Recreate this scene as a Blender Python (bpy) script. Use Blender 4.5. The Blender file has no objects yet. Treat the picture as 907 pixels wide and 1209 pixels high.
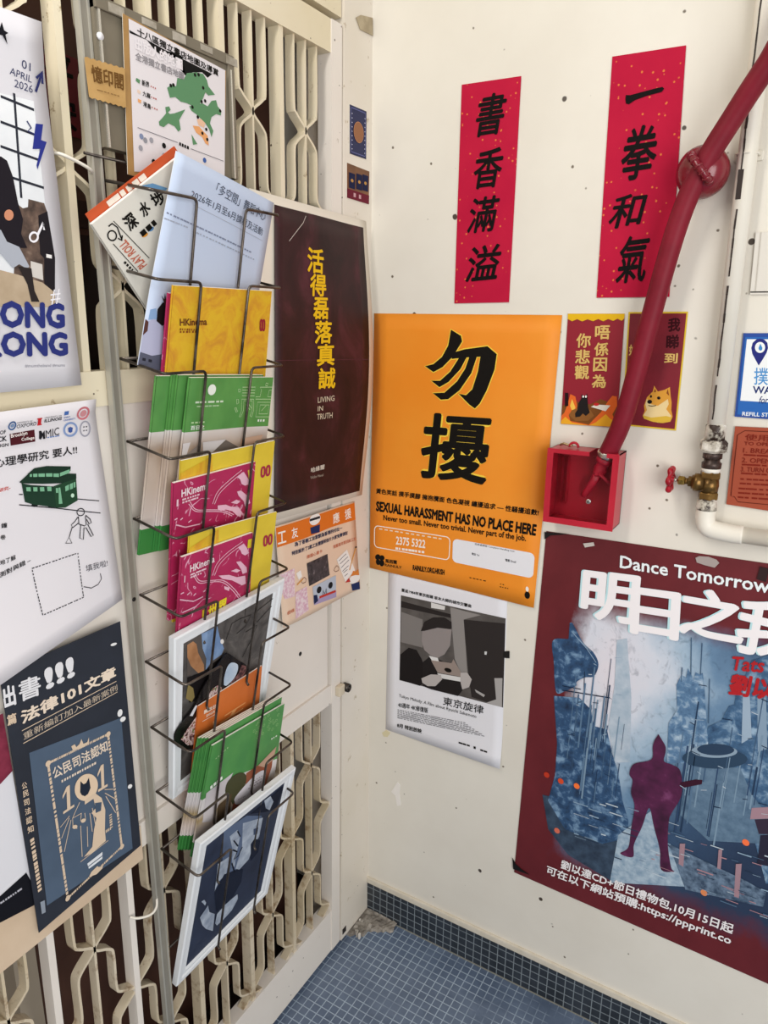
import bpy, bmesh, math, random
from mathutils import Vector, Matrix, noise
from mathutils.geometry import tessellate_polygon
random.seed(7)
SC = bpy.context.scene
COL = SC.collection

# ------------------------------------------------------------------ camera, light, exposure
CAMD = [[0.883618, -1.414146, 1.66], [0.857534, 0.514328, 0.01012], [0.140651, -0.215493, -0.966323], [-0.494826, 0.830078, -0.257133]]
cam = bpy.data.cameras.new('camera')
cam.sensor_fit = 'VERTICAL'; cam.sensor_height = 36.0; cam.lens = 842.0 / 1209 * 36.0
cam.clip_start = .02
camo = bpy.data.objects.new('camera', cam); COL.objects.link(camo)
_r, _d, _f = Vector(CAMD[1]), Vector(CAMD[2]), Vector(CAMD[3])
_m = Matrix((_r, -_d, -_f)).transposed().to_4x4(); _m.translation = Vector(CAMD[0])
camo.matrix_world = _m
SC.camera = camo
SC.view_settings.view_transform = 'Standard'; SC.view_settings.look = 'None'
SC.view_settings.exposure = -0.27; SC.view_settings.gamma = 1.0; SC.view_settings.use_curve_mapping = False
w = bpy.data.worlds.new('corridor_ambient'); SC.world = w; w.use_nodes = True
w.node_tree.nodes['Background'].inputs[0].default_value = (1.0, .99, .97, 1)
w.node_tree.nodes['Background'].inputs[1].default_value = .55
def area(name, loc, target, sx, sy, power, color):
    l = bpy.data.lights.new(name, 'AREA'); l.shape = 'RECTANGLE'; l.size = sx; l.size_y = sy; l.energy = power; l.color = color
    o = bpy.data.objects.new(name, l); COL.objects.link(o); o.location = loc
    o.rotation_euler = (Vector(target) - Vector(loc)).to_track_quat('-Z', 'Y').to_euler()
area('ceiling_tube', (.22, -1.30, 2.50), (.45, -.1, 1.1), .16, .9, 9.5, (1, .96, .9))
area('corridor_fill', (2.3, -2.1, 1.6), (.1, -.2, 1.1), 1.5, 1.8, 56, (1, .985, .965))  # added soft fill from behind the camera, turned to brighten the gate

# ------------------------------------------------------------------ materials
def lin(h):
    h = h.lstrip('#'); c = [int(h[i:i+2], 16) / 255 for i in (0, 2, 4)]
    return tuple(x / 12.92 if x <= .04045 else ((x + .055) / 1.055) ** 2.4 for x in c) + (1,)
_mc = {}
def M(h, rough=.55, metal=0.0, spec=.35):
    k = (h, rough, metal, spec)
    if k in _mc: return _mc[k]
    m = bpy.data.materials.new('paint_' + h.strip('#')); m.use_nodes = True
    b = m.node_tree.nodes['Principled BSDF']
    b.inputs['Base Color'].default_value = lin(h); b.inputs['Roughness'].default_value = rough
    b.inputs['Metallic'].default_value = metal; b.inputs['Specular IOR Level'].default_value = spec
    _mc[k] = m; return m
def INK(h): return M(h, .65, 0.0, .12)
class NT:
    def __init__(s, name, rough=.55, metal=0.0, spec=.35):
        s.m = bpy.data.materials.new(name); s.m.use_nodes = True; s.t = s.m.node_tree
        s.b = s.t.nodes['Principled BSDF']; s.b.inputs['Roughness'].default_value = rough; s.b.inputs['Metallic'].default_value = metal
        s.b.inputs['Specular IOR Level'].default_value = spec
        s.tc = s.n('ShaderNodeTexCoord')
    def n(s, typ, **kw):
        q = s.t.nodes.new(typ)
        for k, v in kw.items():
            if k.startswith('i_'):
                kk = k[2:]; q.inputs[int(kk) if kk.isdigit() else kk.replace('_', ' ')].default_value = v
            else: setattr(q, k, v)
        return q
    def l(s, a, b): s.t.links.new(a, b)
    def noise(s, scale, detail=4, rough=.6, coord='Object', dist=0.0, vec=None):
        q = s.n('ShaderNodeTexNoise', i_Scale=scale, i_Detail=detail, i_Roughness=rough, i_Distortion=dist)
        s.l(vec or s.tc.outputs[coord], q.inputs['Vector']); return q.outputs['Fac']
    def ramp(s, fac, stops, interp='LINEAR'):
        q = s.n('ShaderNodeValToRGB'); q.color_ramp.interpolation = interp
        e = q.color_ramp.elements
        while len(e) < len(stops): e.new(.5)
        for i, (p, c) in enumerate(stops):
            e[i].position = p; e[i].color = lin(c) if isinstance(c, str) else (c, c, c, 1)
        s.l(fac, q.inputs[0]); return q.outputs[0]
    def mix(s, fac, a, b):
        q = s.n('ShaderNodeMix', data_type='RGBA')
        for i, x in ((0, fac), (6, a), (7, b)):
            if isinstance(x, str): q.inputs[i].default_value = lin(x)
            elif isinstance(x, (int, float)): q.inputs[i].default_value = x
            else: s.l(x, q.inputs[i])
        return q.outputs[2]
    def math(s, op, a, b=0.0):
        q = s.n('ShaderNodeMath', operation=op)
        for i, x in ((0, a), (1, b)):
            if isinstance(x, (int, float)): q.inputs[i].default_value = x
            else: s.l(x, q.inputs[i])
        return q.outputs[0]
    def bump(s, fac, strength=.2, dist=.002):
        q = s.n('ShaderNodeBump', i_Strength=strength, i_Distance=dist); s.l(fac, q.inputs['Height']); s.l(q.outputs[0], s.b.inputs['Normal'])
    def out(s, c): s.l(c, s.b.inputs['Base Color']); return s.m
def noisy(name, stops, scale, coord='Object', rough=.55, detail=4, dist=0.0, metal=0.0, bump=0, spec=.35):
    t = NT(name, rough, metal, spec); f = t.noise(scale, detail, .6, coord, dist)
    if bump: t.bump(f, bump)
    return t.out(t.ramp(f, stops))
def specks(t, base, scale, thr, color, soft=.02, keep=.5):
    v = t.n('ShaderNodeTexVoronoi', i_Scale=scale, i_Randomness=1.0); t.l(t.tc.outputs['Object'], v.inputs['Vector'])
    n2 = t.noise(scale * 2.3, 2)
    d = t.math('ADD', v.outputs['Distance'], t.math('MULTIPLY', t.math('SUBTRACT', n2, .5), .14))
    a = t.ramp(d, [(thr, 1.0), (thr + soft, 0.0)])
    sx = t.n('ShaderNodeSeparateColor'); t.l(v.outputs['Color'], sx.inputs[0])
    b = t.ramp(sx.outputs[0], [(keep, 0.0), (keep + .01, 1.0)])
    return t.mix(t.math('MULTIPLY', a, b), base, color)
def wall_mat(name, c1, c2, dark):
    t = NT(name, .45, 0, .4)
    base = t.ramp(t.noise(2.2, 5), [(.35, c1), (.65, c2)])
    base = specks(t, base, 14, .05, '#4a4038', .02, .45)
    base = specks(t, base, 34, .06, '#6f6455', .05, .72)
    g = t.noise(30, 3); t.bump(g, .06, .002)
    return t.out(base)
m_wall = wall_mat('cream_wall_paint', '#dfd9cd', '#e9e4d9', '#4a4038')
def gate_mat(name, c1, c2, rust, amount, soft=.06):
    t = NT(name, .42, 0, .4)
    base = t.ramp(t.noise(3.0, 4), [(.3, c1), (.7, c2)])
    r = t.ramp(t.noise(26, 6, .7), [(amount, 0.0), (amount + soft, 1.0)])
    return t.out(specks(t, t.mix(r, base, rust), 40, .05, '#4b3a30', .03, .82))
m_gate = gate_mat('cream_gate_paint', '#dccfae', '#e6dcc4', '#a08a68', .64)
m_gatew = gate_mat('pale_gate_paint', '#e4dcd2', '#ece5dc', '#a99a86', .68)
m_low = gate_mat('worn_gate_paint', '#c9b896', '#d9cdb8', '#8d6f4c', .53, .16)
m_jamb = gate_mat('jamb_paint', '#dfd6c6', '#e9e1d6', '#b7a78b', .62)
m_brown = noisy('brown_door', [(.3, '#3c241c'), (.7, '#5a3c30')], 3, rough=.6)
m_steel = noisy('rack_wire', [(.35, '#2b2623'), (.65, '#6d645c')], 22, rough=.3, metal=.7)
m_alu = noisy('aluminium', [(.3, '#a5a298'), (.7, '#c4c1b6')], 5, rough=.35, metal=.35)
m_board = noisy('grey_board', [(.3, '#6b6354'), (.7, '#7e7666')], 6, rough=.5)
def tile_mat(name, tile1, tile2, grout, plane, pitch, wear):
    t = NT(name, .3, 0, .5)
    sp = t.n('ShaderNodeSeparateXYZ'); t.l(t.tc.outputs['Object'], sp.inputs[0])
    cb = t.n('ShaderNodeCombineXYZ'); t.l(sp.outputs[0], cb.inputs[0]); t.l(sp.outputs[2 if plane == 'xz' else 1], cb.inputs[1])
    br = t.n('ShaderNodeTexBrick', offset=0.0, squash=1.0, i_Scale=1.0)
    br.inputs['Brick Width'].default_value = pitch; br.inputs['Row Height'].default_value = pitch
    br.inputs['Mortar Size'].default_value = .0013; br.inputs['Mortar Smooth'].default_value = .3
    t.l(cb.outputs[0], br.inputs['Vector'])
    br.inputs['Color1'].default_value = lin(tile1); br.inputs['Color2'].default_value = lin(tile2); br.inputs['Bias'].default_value = 0
    base = t.n('ShaderNodeTexBrick', offset=0.0, squash=1.0, i_Scale=1.0)
    wn = t.ramp(t.noise(9, 5), [(wear, 0.0), (wear + .22, 1.0)])
    blot = t.ramp(t.noise(14, 4), [(.3, tile1), (.7, tile2)])
    f = t.math('MULTIPLY', br.outputs['Fac'], wn)
    t.bump(t.math('MULTIPLY', br.outputs['Fac'], -1.0), .25, .001)
    c = t.mix(t.math('MULTIPLY', br.outputs['Fac'], .3), t.mix(.5, blot, br.outputs['Color']), tile1)
    return t.out(t.mix(f, c if 0 else blot, grout))
m_floor = tile_mat('blue_mosaic', '#516078', '#6a7a92', '#a6b6c8', 'xy', .0206, .36)
m_skirt = tile_mat('dark_mosaic', '#23282e', '#363d46', '#838c92', 'xz', .0218, .2)
BLACK = '#15120f'

# ------------------------------------------------------------------ object helpers
def tag(o, label=None, cat=None, group=None, kind=None):
    if label: o['label'] = label
    if cat: o['category'] = cat
    if group: o['group'] = group
    if kind: o['kind'] = kind
    return o
def thing(name, label, cat, loc, group=None):
    o = bpy.data.objects.new(name, None); COL.objects.link(o); o.location = loc; o.empty_display_size = .05
    return tag(o, label, cat, group)
def origin(o):
    p = Vector((0, 0, 0))
    while o is not None: p = p + Vector(o.location); o = o.parent
    return p
class MB:
    def __init__(s): s.v = []; s.f = []; s.mi = []; s.mats = []; s.uv = []; s.sm = []
    def slot(s, m):
        if m not in s.mats: s.mats.append(m)
        return s.mats.index(m)
    def add(s, vs, fs, m, uvs=None, smooth=False):
        b = len(s.v); s.v += [tuple(x) for x in vs]; s.uv += (uvs or [(0, 0)] * len(vs)); k = s.slot(m)
        for f in fs: s.f.append([i + b for i in f]); s.mi.append(k); s.sm.append(smooth)
        return s
    def box(s, a, b, m, bev=0.0):
        bm = bmesh.new(); bmesh.ops.create_cube(bm, size=1)
        for v in bm.verts: v.co = [a[i] + (b[i] - a[i]) * (v.co[i] + .5) for i in range(3)]
        if bev: bmesh.ops.bevel(bm, geom=list(bm.edges), offset=bev, segments=2, profile=.6, affect='EDGES')
        bm.verts.index_update(); s.add([v.co[:] for v in bm.verts], [[v.index for v in f.verts] for f in bm.faces], m); bm.free(); return s
    def lathe(s, p, ax, prof, m, n=24, smooth=True):   # prof: (distance along ax, radius)
        ax = Vector(ax).normalized(); e1 = ax.orthogonal().normalized(); e2 = ax.cross(e1); p = Vector(p); vs = []; fs = []
        for d, r in prof:
            for k in range(n):
                a = 2 * math.pi * k / n; vs.append(p + ax * d + (e1 * math.cos(a) + e2 * math.sin(a)) * r)
        for i in range(len(prof) - 1):
            for k in range(n): fs.append([i*n+k, i*n+(k+1) % n, (i+1)*n+(k+1) % n, (i+1)*n+k])
        fs.append(list(range(n))[::-1]); fs.append([(len(prof)-1)*n+k for k in range(n)])
        return s.add(vs, fs, m, smooth=smooth)
    def tube(s, pts, r, m, n=10, closed=False):
        pts = [Vector(p) for p in pts]; vs = []; fs = []; N = len(pts)
        t0 = (pts[1] - pts[0]).normalized(); e = t0.orthogonal().normalized()
        for i, p in enumerate(pts):
            a = pts[i-1] if (i or closed) else pts[0]; b = pts[(i+1) % N] if (i < N-1 or closed) else pts[-1]
            t = (b - a).normalized(); e = (e - t * e.dot(t)).normalized(); f = t.cross(e)
            rr = r[i] if isinstance(r, (list, tuple)) else r
            for k in range(n):
                an = 2 * math.pi * k / n; vs.append(p + (e * math.cos(an) + f * math.sin(an)) * rr)
        for i in range(N if closed else N - 1):
            j = (i + 1) % N
            for k in range(n): fs.append([i*n+k, i*n+(k+1) % n, j*n+(k+1) % n, j*n+k])
        if not closed: fs.append(list(range(n))[::-1]); fs.append([(N-1)*n+k for k in range(n)])
        return s.add(vs, fs, m, smooth=True)
    def build(s, name, parent=None):
        me = bpy.data.meshes.new(name); o0 = origin(parent) if parent else Vector((0, 0, 0))
        me.from_pydata([tuple(Vector(v) - o0) for v in s.v], [], s.f)
        for m in s.mats: me.materials.append(m)
        me.polygons.foreach_set('material_index', s.mi); me.polygons.foreach_set('use_smooth', s.sm)
        ul = me.uv_layers.new(name='UVMap'); li = [0] * len(me.loops); me.loops.foreach_get('vertex_index', li)
        flat = []
        for i in li: flat += s.uv[i]
        ul.data.foreach_set('uv', flat); me.update()
        o = bpy.data.objects.new(name, me); COL.objects.link(o)
        if parent is not None: o.parent = parent
        return o
def fillet(pts, r, n=5):
    pts = [Vector(p) for p in pts]; out = [pts[0]]
    for i in range(1, len(pts) - 1):
        a, b, c = pts[i-1], pts[i], pts[i+1]; d1 = (a - b); d2 = (c - b); rr = min(r, d1.length * .45, d2.length * .45)
        p, q = b + d1.normalized() * rr, b + d2.normalized() * rr
        for k in range(n + 1):
            t = k / n; out.append(p * (1-t)**2 + b * 2*t*(1-t) + q * t*t)
    out.append(pts[-1]); return out
def catmull(pts, n=10):
    P = [Vector(p) for p in pts]; P = [P[0] * 2 - P[1]] + P + [P[-1] * 2 - P[-2]]; out = []
    for i in range(1, len(P) - 2):
        a, b, c, d = P[i-1:i+3]
        for k in range(n):
            t = k / n; out.append(.5 * ((2*b) + (c-a)*t + (2*a-5*b+4*c-d)*t*t + (3*b-a-3*c+d)*t**3))
    out.append(P[-2]); return out

# ------------------------------------------------------------------ printed sheets
_gl = {}
def glyphs(text, shear=0.0):
    k = (text, shear)
    if k in _gl: return _gl[k]
    c = bpy.data.curves.new('text', 'FONT'); c.body = text; c.resolution_u = 4 if len(text) < 3 else 2; c.shear = shear
    o = bpy.data.objects.new('text', c); COL.objects.link(o); bpy.context.view_layer.update()
    me = o.to_mesh(); vs = [v.co.copy() for v in me.vertices]; fs = [list(p.vertices) for p in me.polygons]
    o.to_mesh_clear(); bpy.data.objects.remove(o); bpy.data.curves.remove(c)
    x0 = min(v.x for v in vs); x1 = max(v.x for v in vs); y0 = min(v.y for v in vs); y1 = max(v.y for v in vs); hh = max(y1 - y0, 1e-6)
    r = ([((v.x - x0) / (x1 - x0), (v.y - y0) / hh) for v in vs], fs, (x1 - x0, hh)); _gl[k] = r; return r
class Sheet:
    def __init__(s, q, bend=None, t=.0008):
        s.tl, s.tr, s.br, s.bl = [Vector(p) for p in q]; s.N = ((s.br + s.tr - s.bl - s.tl).cross(s.tl + s.tr - s.bl - s.br)).normalized()
        s.bend = bend; s.t = t; s.w = ((s.br - s.bl).length + (s.tr - s.tl).length) / 2; s.h = ((s.tl - s.bl).length + (s.tr - s.br).length) / 2
    def P(s, u, v, off=0.0):
        p = s.bl*((1-u)*(1-v)) + s.br*(u*(1-v)) + s.tr*(u*v) + s.tl*((1-u)*v)
        return p + s.N * (off + (s.bend(u, v) if s.bend else 0))
    def shift(s, du=0.0, dv=0.0, dn=0.0):
        U = (s.br - s.bl).normalized(); V = (s.tl - s.bl).normalized(); d = U * du + V * dv + s.N * dn
        return Sheet([s.tl + d, s.tr + d, s.br + d, s.bl + d], s.bend, s.t)
    def slab(s, mb, mf, ms=None, mback=None, t=None, n=(12, 16), x0=0, x1=1, y0=0, y1=1, off=0.0, edge=None):
        t = t or s.t; nx, ny = n if s.bend else (1, 1); vs = []; uvs = []
        for L in (0, 1):
            for j in range(ny + 1):
                for i in range(nx + 1):
                    u = x0 + (x1-x0)*i/nx; v = y0 + (y1-y0)*j/ny; vs.append(s.P(u, v, off - t*L)); uvs.append((u, v))
        k = (nx+1)*(ny+1); ix = lambda i, j, L: L*k + j*(nx+1) + i
        F = [[ix(i, j, 0), ix(i+1, j, 0), ix(i+1, j+1, 0), ix(i, j+1, 0)] for j in range(ny) for i in range(nx)]
        Bk = [[ix(i, j, 1), ix(i, j+1, 1), ix(i+1, j+1, 1), ix(i+1, j, 1)] for j in range(ny) for i in range(nx)]
        Sd = []
        for i in range(nx): Sd += [[ix(i, 0, 1), ix(i+1, 0, 1), ix(i+1, 0, 0), ix(i, 0, 0)], [ix(i, ny, 0), ix(i+1, ny, 0), ix(i+1, ny, 1), ix(i, ny, 1)]]
        Lf = [[ix(0, j, 0), ix(0, j+1, 0), ix(0, j+1, 1), ix(0, j, 1)] for j in range(ny)]
        Rt = [[ix(nx, j, 1), ix(nx, j+1, 1), ix(nx, j+1, 0), ix(nx, j, 0)] for j in range(ny)]
        b = len(mb.v); mb.v += [tuple(p) for p in vs]; mb.uv += uvs
        for fs, m in ((F, mf), (Bk, mback or ms or mf), (Sd, ms or mf), (Lf, edge or ms or mf), (Rt, ms or mf)):
            q = mb.slot(m)
            for f in fs: mb.f.append([x + b for x in f]); mb.mi.append(q); mb.sm.append(bool(s.bend) and fs is F)
        return mb
class Print(MB):
    """flat ink shapes lying on a sheet, coordinates are fractions of the sheet's width and height"""
    def __init__(s, sh, base=.0006): super().__init__(); s.S = sh; s.base = base
    def tris(s, pts, fs, m, lay):
        pts = [(min(max(a, 0), 1), min(max(b, 0), 1)) for a, b in pts]
        if s.S.bend:
            todo = [tuple(f) for f in fs]; done = []; pts = list(pts)
            while todo:
                f = todo.pop()
                if len(f) > 3: todo += [(f[0], f[i], f[i+1]) for i in range(1, len(f)-1)]; continue
                e = [((pts[f[i]][0]-pts[f[(i+1) % 3]][0])**2 + (pts[f[i]][1]-pts[f[(i+1) % 3]][1])**2, i) for i in range(3)]
                d, i = max(e)
                if d > .012:
                    a, b, c = f[i], f[(i+1) % 3], f[(i+2) % 3]; pts.append(((pts[a][0]+pts[b][0])/2, (pts[a][1]+pts[b][1])/2)); k = len(pts)-1
                    todo += [(a, k, c), (k, b, c)]
                else: done.append(f)
            fs = done
        s.k = getattr(s, 'k', 0) + 1; off = s.base + .00022 * lay + .0000025 * s.k
        s.add([s.S.P(u, v, off) for u, v in pts], fs, m, [(u, v) for u, v in pts])
    def poly(s, pts, m, lay=1):
        m = INK(m) if isinstance(m, str) else m
        s.tris(pts, [list(t)[::1] for t in tessellate_polygon([[Vector((a, b, 0)) for a, b in pts]])], m, lay); s.fix(); return s
    def fix(s):
        pass
    def quad(s, tl, tr, br, bl, m, lay=1): return s.poly([bl, br, tr, tl], m, lay)
    def par(s, bl, br, tl, m, lay=1): return s.poly([bl, br, (br[0]+tl[0]-bl[0], br[1]+tl[1]-bl[1]), tl], m, lay)
    def at(s, bl, br, tl, a, b): return (bl[0]+(br[0]-bl[0])*a+(tl[0]-bl[0])*b, bl[1]+(br[1]-bl[1])*a+(tl[1]-bl[1])*b)
    def ell(s, bl, br, tl, m, lay=1, n=28): return s.poly([s.at(bl, br, tl, .5+.5*math.cos(2*math.pi*k/n), .5+.5*math.sin(2*math.pi*k/n)) for k in range(n)], m, lay)
    def ring(s, bl, br, tl, w, m, lay=1, n=28): return s.line([s.at(bl, br, tl, .5+.5*math.cos(2*math.pi*k/n), .5+.5*math.sin(2*math.pi*k/n)) for k in range(n+1)], w, m, lay)
    def one(s, bl, br, tl, m, lay=2):                             # a slab numeral 1
        return s.poly([s.at(bl, br, tl, a, b) for a, b in ((0, .74), (.38, 1), (.66, 1), (.66, .1), (1, .1), (1, 0), (0, 0), (0, .1), (.36, .1), (.36, .82), (0, .62))], m, lay)
    def rpts(s, bl, br, tl, ru, rv, n=5):
        o = []
        for cx, cy, a0 in ((1-ru, 1-rv, 0), (ru, 1-rv, 90), (ru, rv, 180), (1-ru, rv, 270)):
            for k in range(n+1):
                a = math.radians(a0 + 90*k/n); o.append(s.at(bl, br, tl, cx + ru*math.cos(a), cy + rv*math.sin(a)))
        return o
    def rrect(s, bl, br, tl, ru, rv, m, lay=1): return s.poly(s.rpts(bl, br, tl, ru, rv), m, lay)
    def rline(s, bl, br, tl, ru, rv, w, m, lay=1): p = s.rpts(bl, br, tl, ru, rv); return s.line(p + p[:1], w, m, lay)
    def line(s, pts, w, m, lay=1):
        m = INK(m) if isinstance(m, str) else m; W, H = s.S.w, s.S.h; P = [Vector((a*W, b*H)) for a, b in pts]; vs = []; fs = []
        for i, p in enumerate(P):
            a = P[max(i-1, 0)]; b = P[min(i+1, len(P)-1)]
            if i == 0 and (P[0]-P[-1]).length < 1e-6: a = P[-2]
            if i == len(P)-1 and (P[0]-P[-1]).length < 1e-6: b = P[1]
            d = (b - a); d = d.normalized() if d.length > 1e-9 else Vector((1, 0)); n = Vector((-d.y, d.x)) * w / 2
            for q in (p + n, p - n): vs.append((q.x / W, q.y / H))
        for i in range(len(P) - 1): fs.append([2*i, 2*i+1, 2*i+3, 2*i+2])
        s.tris(vs, fs, m, lay); return s
    def text(s, t, bl, br, tl, m, bold=0.0, lay=2, shear=0.0):
        m = INK(m) if isinstance(m, str) else m; vs, fs, em = glyphs(t, shear); k = bold * .8
        sh_ = [(0, 0)] if k < .006 else [(k*math.cos(q*math.pi/4), k*math.sin(q*math.pi/4)) for q in (range(8) if k > .02 else (0, 2, 4, 6))] + ([(0, 0)] if k > .02 else [])
        ex, ey = k / em[0], k / em[1]; gx, gy = 1 / (1 + 2*ex), 1 / (1 + 2*ey)
        for dx, dy in sh_:
            s.tris([s.at(bl, br, tl, (a + dx/em[0] + ex)*gx, (b + dy/em[1] + ey)*gy) for a, b in vs], fs, m, lay)
        return s
    def col(s, chars, boxes, m, bold=0.0, lay=2, shear=0.0):     # a column of characters, box = (bl, br, tl)
        for c, b in zip(chars, boxes): s.text(c, b[0], b[1], b[2], m, bold, lay, shear)
        return s
    def dashes(s, a, b, n, h, m, lay=2, fill=.6):                # a row of marks too small to read
        for k in range(n):
            t0 = k/n; t1 = (k + fill*(.6+.6*random.random()))/n; t1 = min(t1, 1)
            s.line([(a[0]+(b[0]-a[0])*t0, a[1]+(b[1]-a[1])*t0), (a[0]+(b[0]-a[0])*t1, a[1]+(b[1]-a[1])*t1)], h, m, lay)
        return s
def poster(name, label, cat, sh, m, group=None, part='paper', back='#e8e4da', n=(12, 16)):
    r = thing(name, label, cat, tuple(sh.P(.5, 0)), group)
    sh.slab(MB(), m if not isinstance(m, str) else M(m), M(back), n=n).build(part, r); return r
def catmullp(q): return [(z.x, z.y) for z in catmull([(a, b, 0) for a, b in q], 5)]

# ------------------------------------------------------------------ the setting
FZ = .045                                                              # floor level
def struct(name, mb, parent=None):
    o = mb.build(name, parent)
    if parent is None: o['kind'] = 'structure'
    return o
struct('floor', MB().box((-.6, -3.2, FZ - .05), (2.6, .12, FZ), m_floor))
struct('wall_right', MB().box((-.35, 0, FZ), (2.6, .12, 2.95), m_wall))
struct('baseboard_right', MB().box((.0, -.004, FZ), (2.6, .002, .1465), m_skirt).box((.0, -.0045, FZ), (2.6, .0, FZ + .004), M('#8b8a80', .6)))
struct('trim_1', MB().box((.0, -.0075, .1455), (2.6, .001, .163), noisy('plaster_edge', [(.3, '#cfc6b4'), (.7, '#ddd5c6')], 30, bump=.5), .003))
def G(y, z): return y + .0147 * (z - 1.2)                              # the gate has sagged by a degree
def quadbox(mb, x0, x1, q, m):                                         # q: four (y, z) corners
    vs = [(x0, y, z) for y, z in q] + [(x1, y, z) for y, z in q]; n = len(q)
    return mb.add(vs, [list(range(n))[::-1], [n + i for i in range(n)]] + [[i, (i+1) % n, n + (i+1) % n, n + i] for i in range(n)], m)
struct('trim_2', quadbox(MB(), -.09, .001, [(G(-.118, .06), .058), (.0, .058), (.012, 2.95), (G(-.118, 2.95), 2.95)], m_jamb)
       .box((.0005, -.128, .072), (.0022, -.112, .088), M('#2b2622')))
struct('wall_left', MB().box((-.09, -3.2, 2.228), (-.004, G(-.118, 2.3) - .004, 2.95), m_gate))
struct('wall_back', MB().box((-.34, -3.2, FZ), (-.30, .0, 2.95), M('#8d8073', .7)))
# the brown door leaf behind the gate
db = MB().box((-.20, -.86, FZ + .02), (-.155, -.12, 2.25), m_brown)
struct('trim_4', MB().box((-.30, -3.2, FZ), (-.036, -.0, FZ + .012), M('#2a1f1a', .8)))
d = struct('door_1', db)
MB().box((-.156, -.80, 1.80), (-.148, -.20, 1.84), M('#2a1712')).box((-.156, -.80, 1.15), (-.148, -.20, 1.30), M('#2a1712')).build('door_rail', d)
MB().box((-.157, -.78, 1.32), (-.1545, -.22, 1.79), M('#120d0b', .3)).build('door_pane', d)
struct('trim_3', MB().box((-.22, -.90, FZ), (-.145, -.86, 2.3), M('#a79c8c')))

# ------------------------------------------------------------------ the folding lattice gate
gate = thing('metal_gate', 'cream painted metal gate with bent lattice bars, standing left of the cream wall', 'gate', (0, G(-.13, .06), .06))
def gbox(y0, y1, z0, z1, x0, x1, m): return quadbox(MB(), x0, x1, [(G(y0, z0), z0), (G(y1, z0), z0), (G(y1, z1), z1), (G(y0, z1), z1)], m)
def part(mb, name, label=None, parent=None):
    o = mb.build(name, parent or gate)
    if label: o['label'] = label
    return o
YL = -1.36
part(gbox(-.158, -.1225, .06, 2.215, -.034, -.001, m_gatew), 'stile')
part(gbox(YL - .03, YL, .06, 2.215, -.034, -.001, m_gatew), 'stile')
part(gbox(YL, -.158, 2.158, 2.215, -.034, -.003, m_gate), 'top_rail')
part(gbox(YL, -.158, 1.538, 1.588, -.034, -.002, m_gate), 'rail')
lk = part(gbox(YL, -.158, .780, .828, -.034, -.002, m_gatew), 'rail')
part(gbox(YL, -.158, .06, .186, -.034, -.003, m_gatew), 'bottom_rail')
pm = gbox(YL, -.166, .8285, 1.5375, -.022, -.008, m_gatew)
pan = part(pm, 'panel')
hole = MB().lathe((-.0085, (-0.2725,0.9523)[0], (-0.2725,0.9523)[1]), (1, 0, 0), [(0, .005), (.001, .005)], M(BLACK), 14)
part(hole, 'screw_hole', 'small dark hole in the panel', pan)
def flat(path, x0, x1, t, m):                                          # a flat bar bent in the plane of the gate
    P = [Vector((G(y, z), z)) for y, z in path]; vs = []; fs = []
    for i, p in enumerate(P):
        a = P[max(i-1, 0)]; b = P[min(i+1, len(P)-1)]; d = (b - a).normalized(); n = Vector((-d.y, d.x)) * t / 2
        for x, q in ((x0, p - n), (x1, p - n), (x1, p + n), (x0, p + n)): vs.append((x, q.x, q.y))
    for i in range(len(P) - 1):
        for k in range(4): fs.append([4*i+k, 4*i+(k+1) % 4, 4*i+4+(k+1) % 4, 4*i+4+k])
    fs += [[0, 1, 2, 3], [len(vs)-1-k for k in range(4)]]
    return MB().add(vs, fs, m)
def sm(a, b, n=6): return [(a[0] + (b[0]-a[0]) * (k/n), a[1] + (b[1]-a[1]) * (.5 - .5*math.cos(math.pi*k/n))) for k in range(n + 1)]
def bent(c, s, zt, zb, first, h=.15, swing=.0345):
    """a thin bar that swings from beside the middle bar to touch it, and on to the thick bar"""
    z = zt; pts = [(c + s*swing, zt)]; k = 0; zn = first
    while zn > zb - .02:
        tgt = c + s*.003 if k % 2 == 0 else c + s*.069
        for a, zz in ((c + s*swing, zn + .042), (c + s*(swing*.8 if k % 2 == 0 else swing*1.2), zn + .024), (tgt, zn + .005), (tgt, zn - .005), (c + s*(swing*.8 if k % 2 == 0 else swing*1.2), zn - .024), (c + s*swing, zn - .042)):
            if zb < zz < zt: pts.append((a, zz))
        zn -= h; k += 1
    pts.append((c + s*swing, zb)); out = []
    for p in catmull([(a, b, 0) for a, b in pts], 4): out.append((p.x, p.y))
    return out
for k in range(7):
    wk = -.156 - .1495 * (k + 1); c = -.156 - .1495 * (k + .5)
    for z0, z1, f, mt in ((.180, .784, .652, m_low), (1.584, 2.162, 2.007, m_gate)):
        part(gbox(wk - .006, wk + .006, z0, z1, -.030, -.006, m_gatew if z0 < 1 and k > 2 else mt), 'thick_bar')
        part(flat([(c, z0), (c, z1)], -.027, -.009, .0045, mt), 'lattice_bar')
        for s in (-1, 1): part(flat(bent(c, s, z1, z0, f), -.027, -.009, .0045, mt), 'lattice_bar')
# latch knuckle on the stile
ly, lz = (-0.1218,0.8041)
lt = MB().box((-.001, ly - .028, lz - .012), (.012, ly - .004, lz + .014), M('#d8cbb3'), .003).lathe((.004, ly + .004, lz), (1, 0, 0), [(0, .011), (.014, .0105), (.014, .007), (.006, .006)], m_steel, 18)
part(lt, 'latch', 'painted latch with a dark round keyhole')

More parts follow.
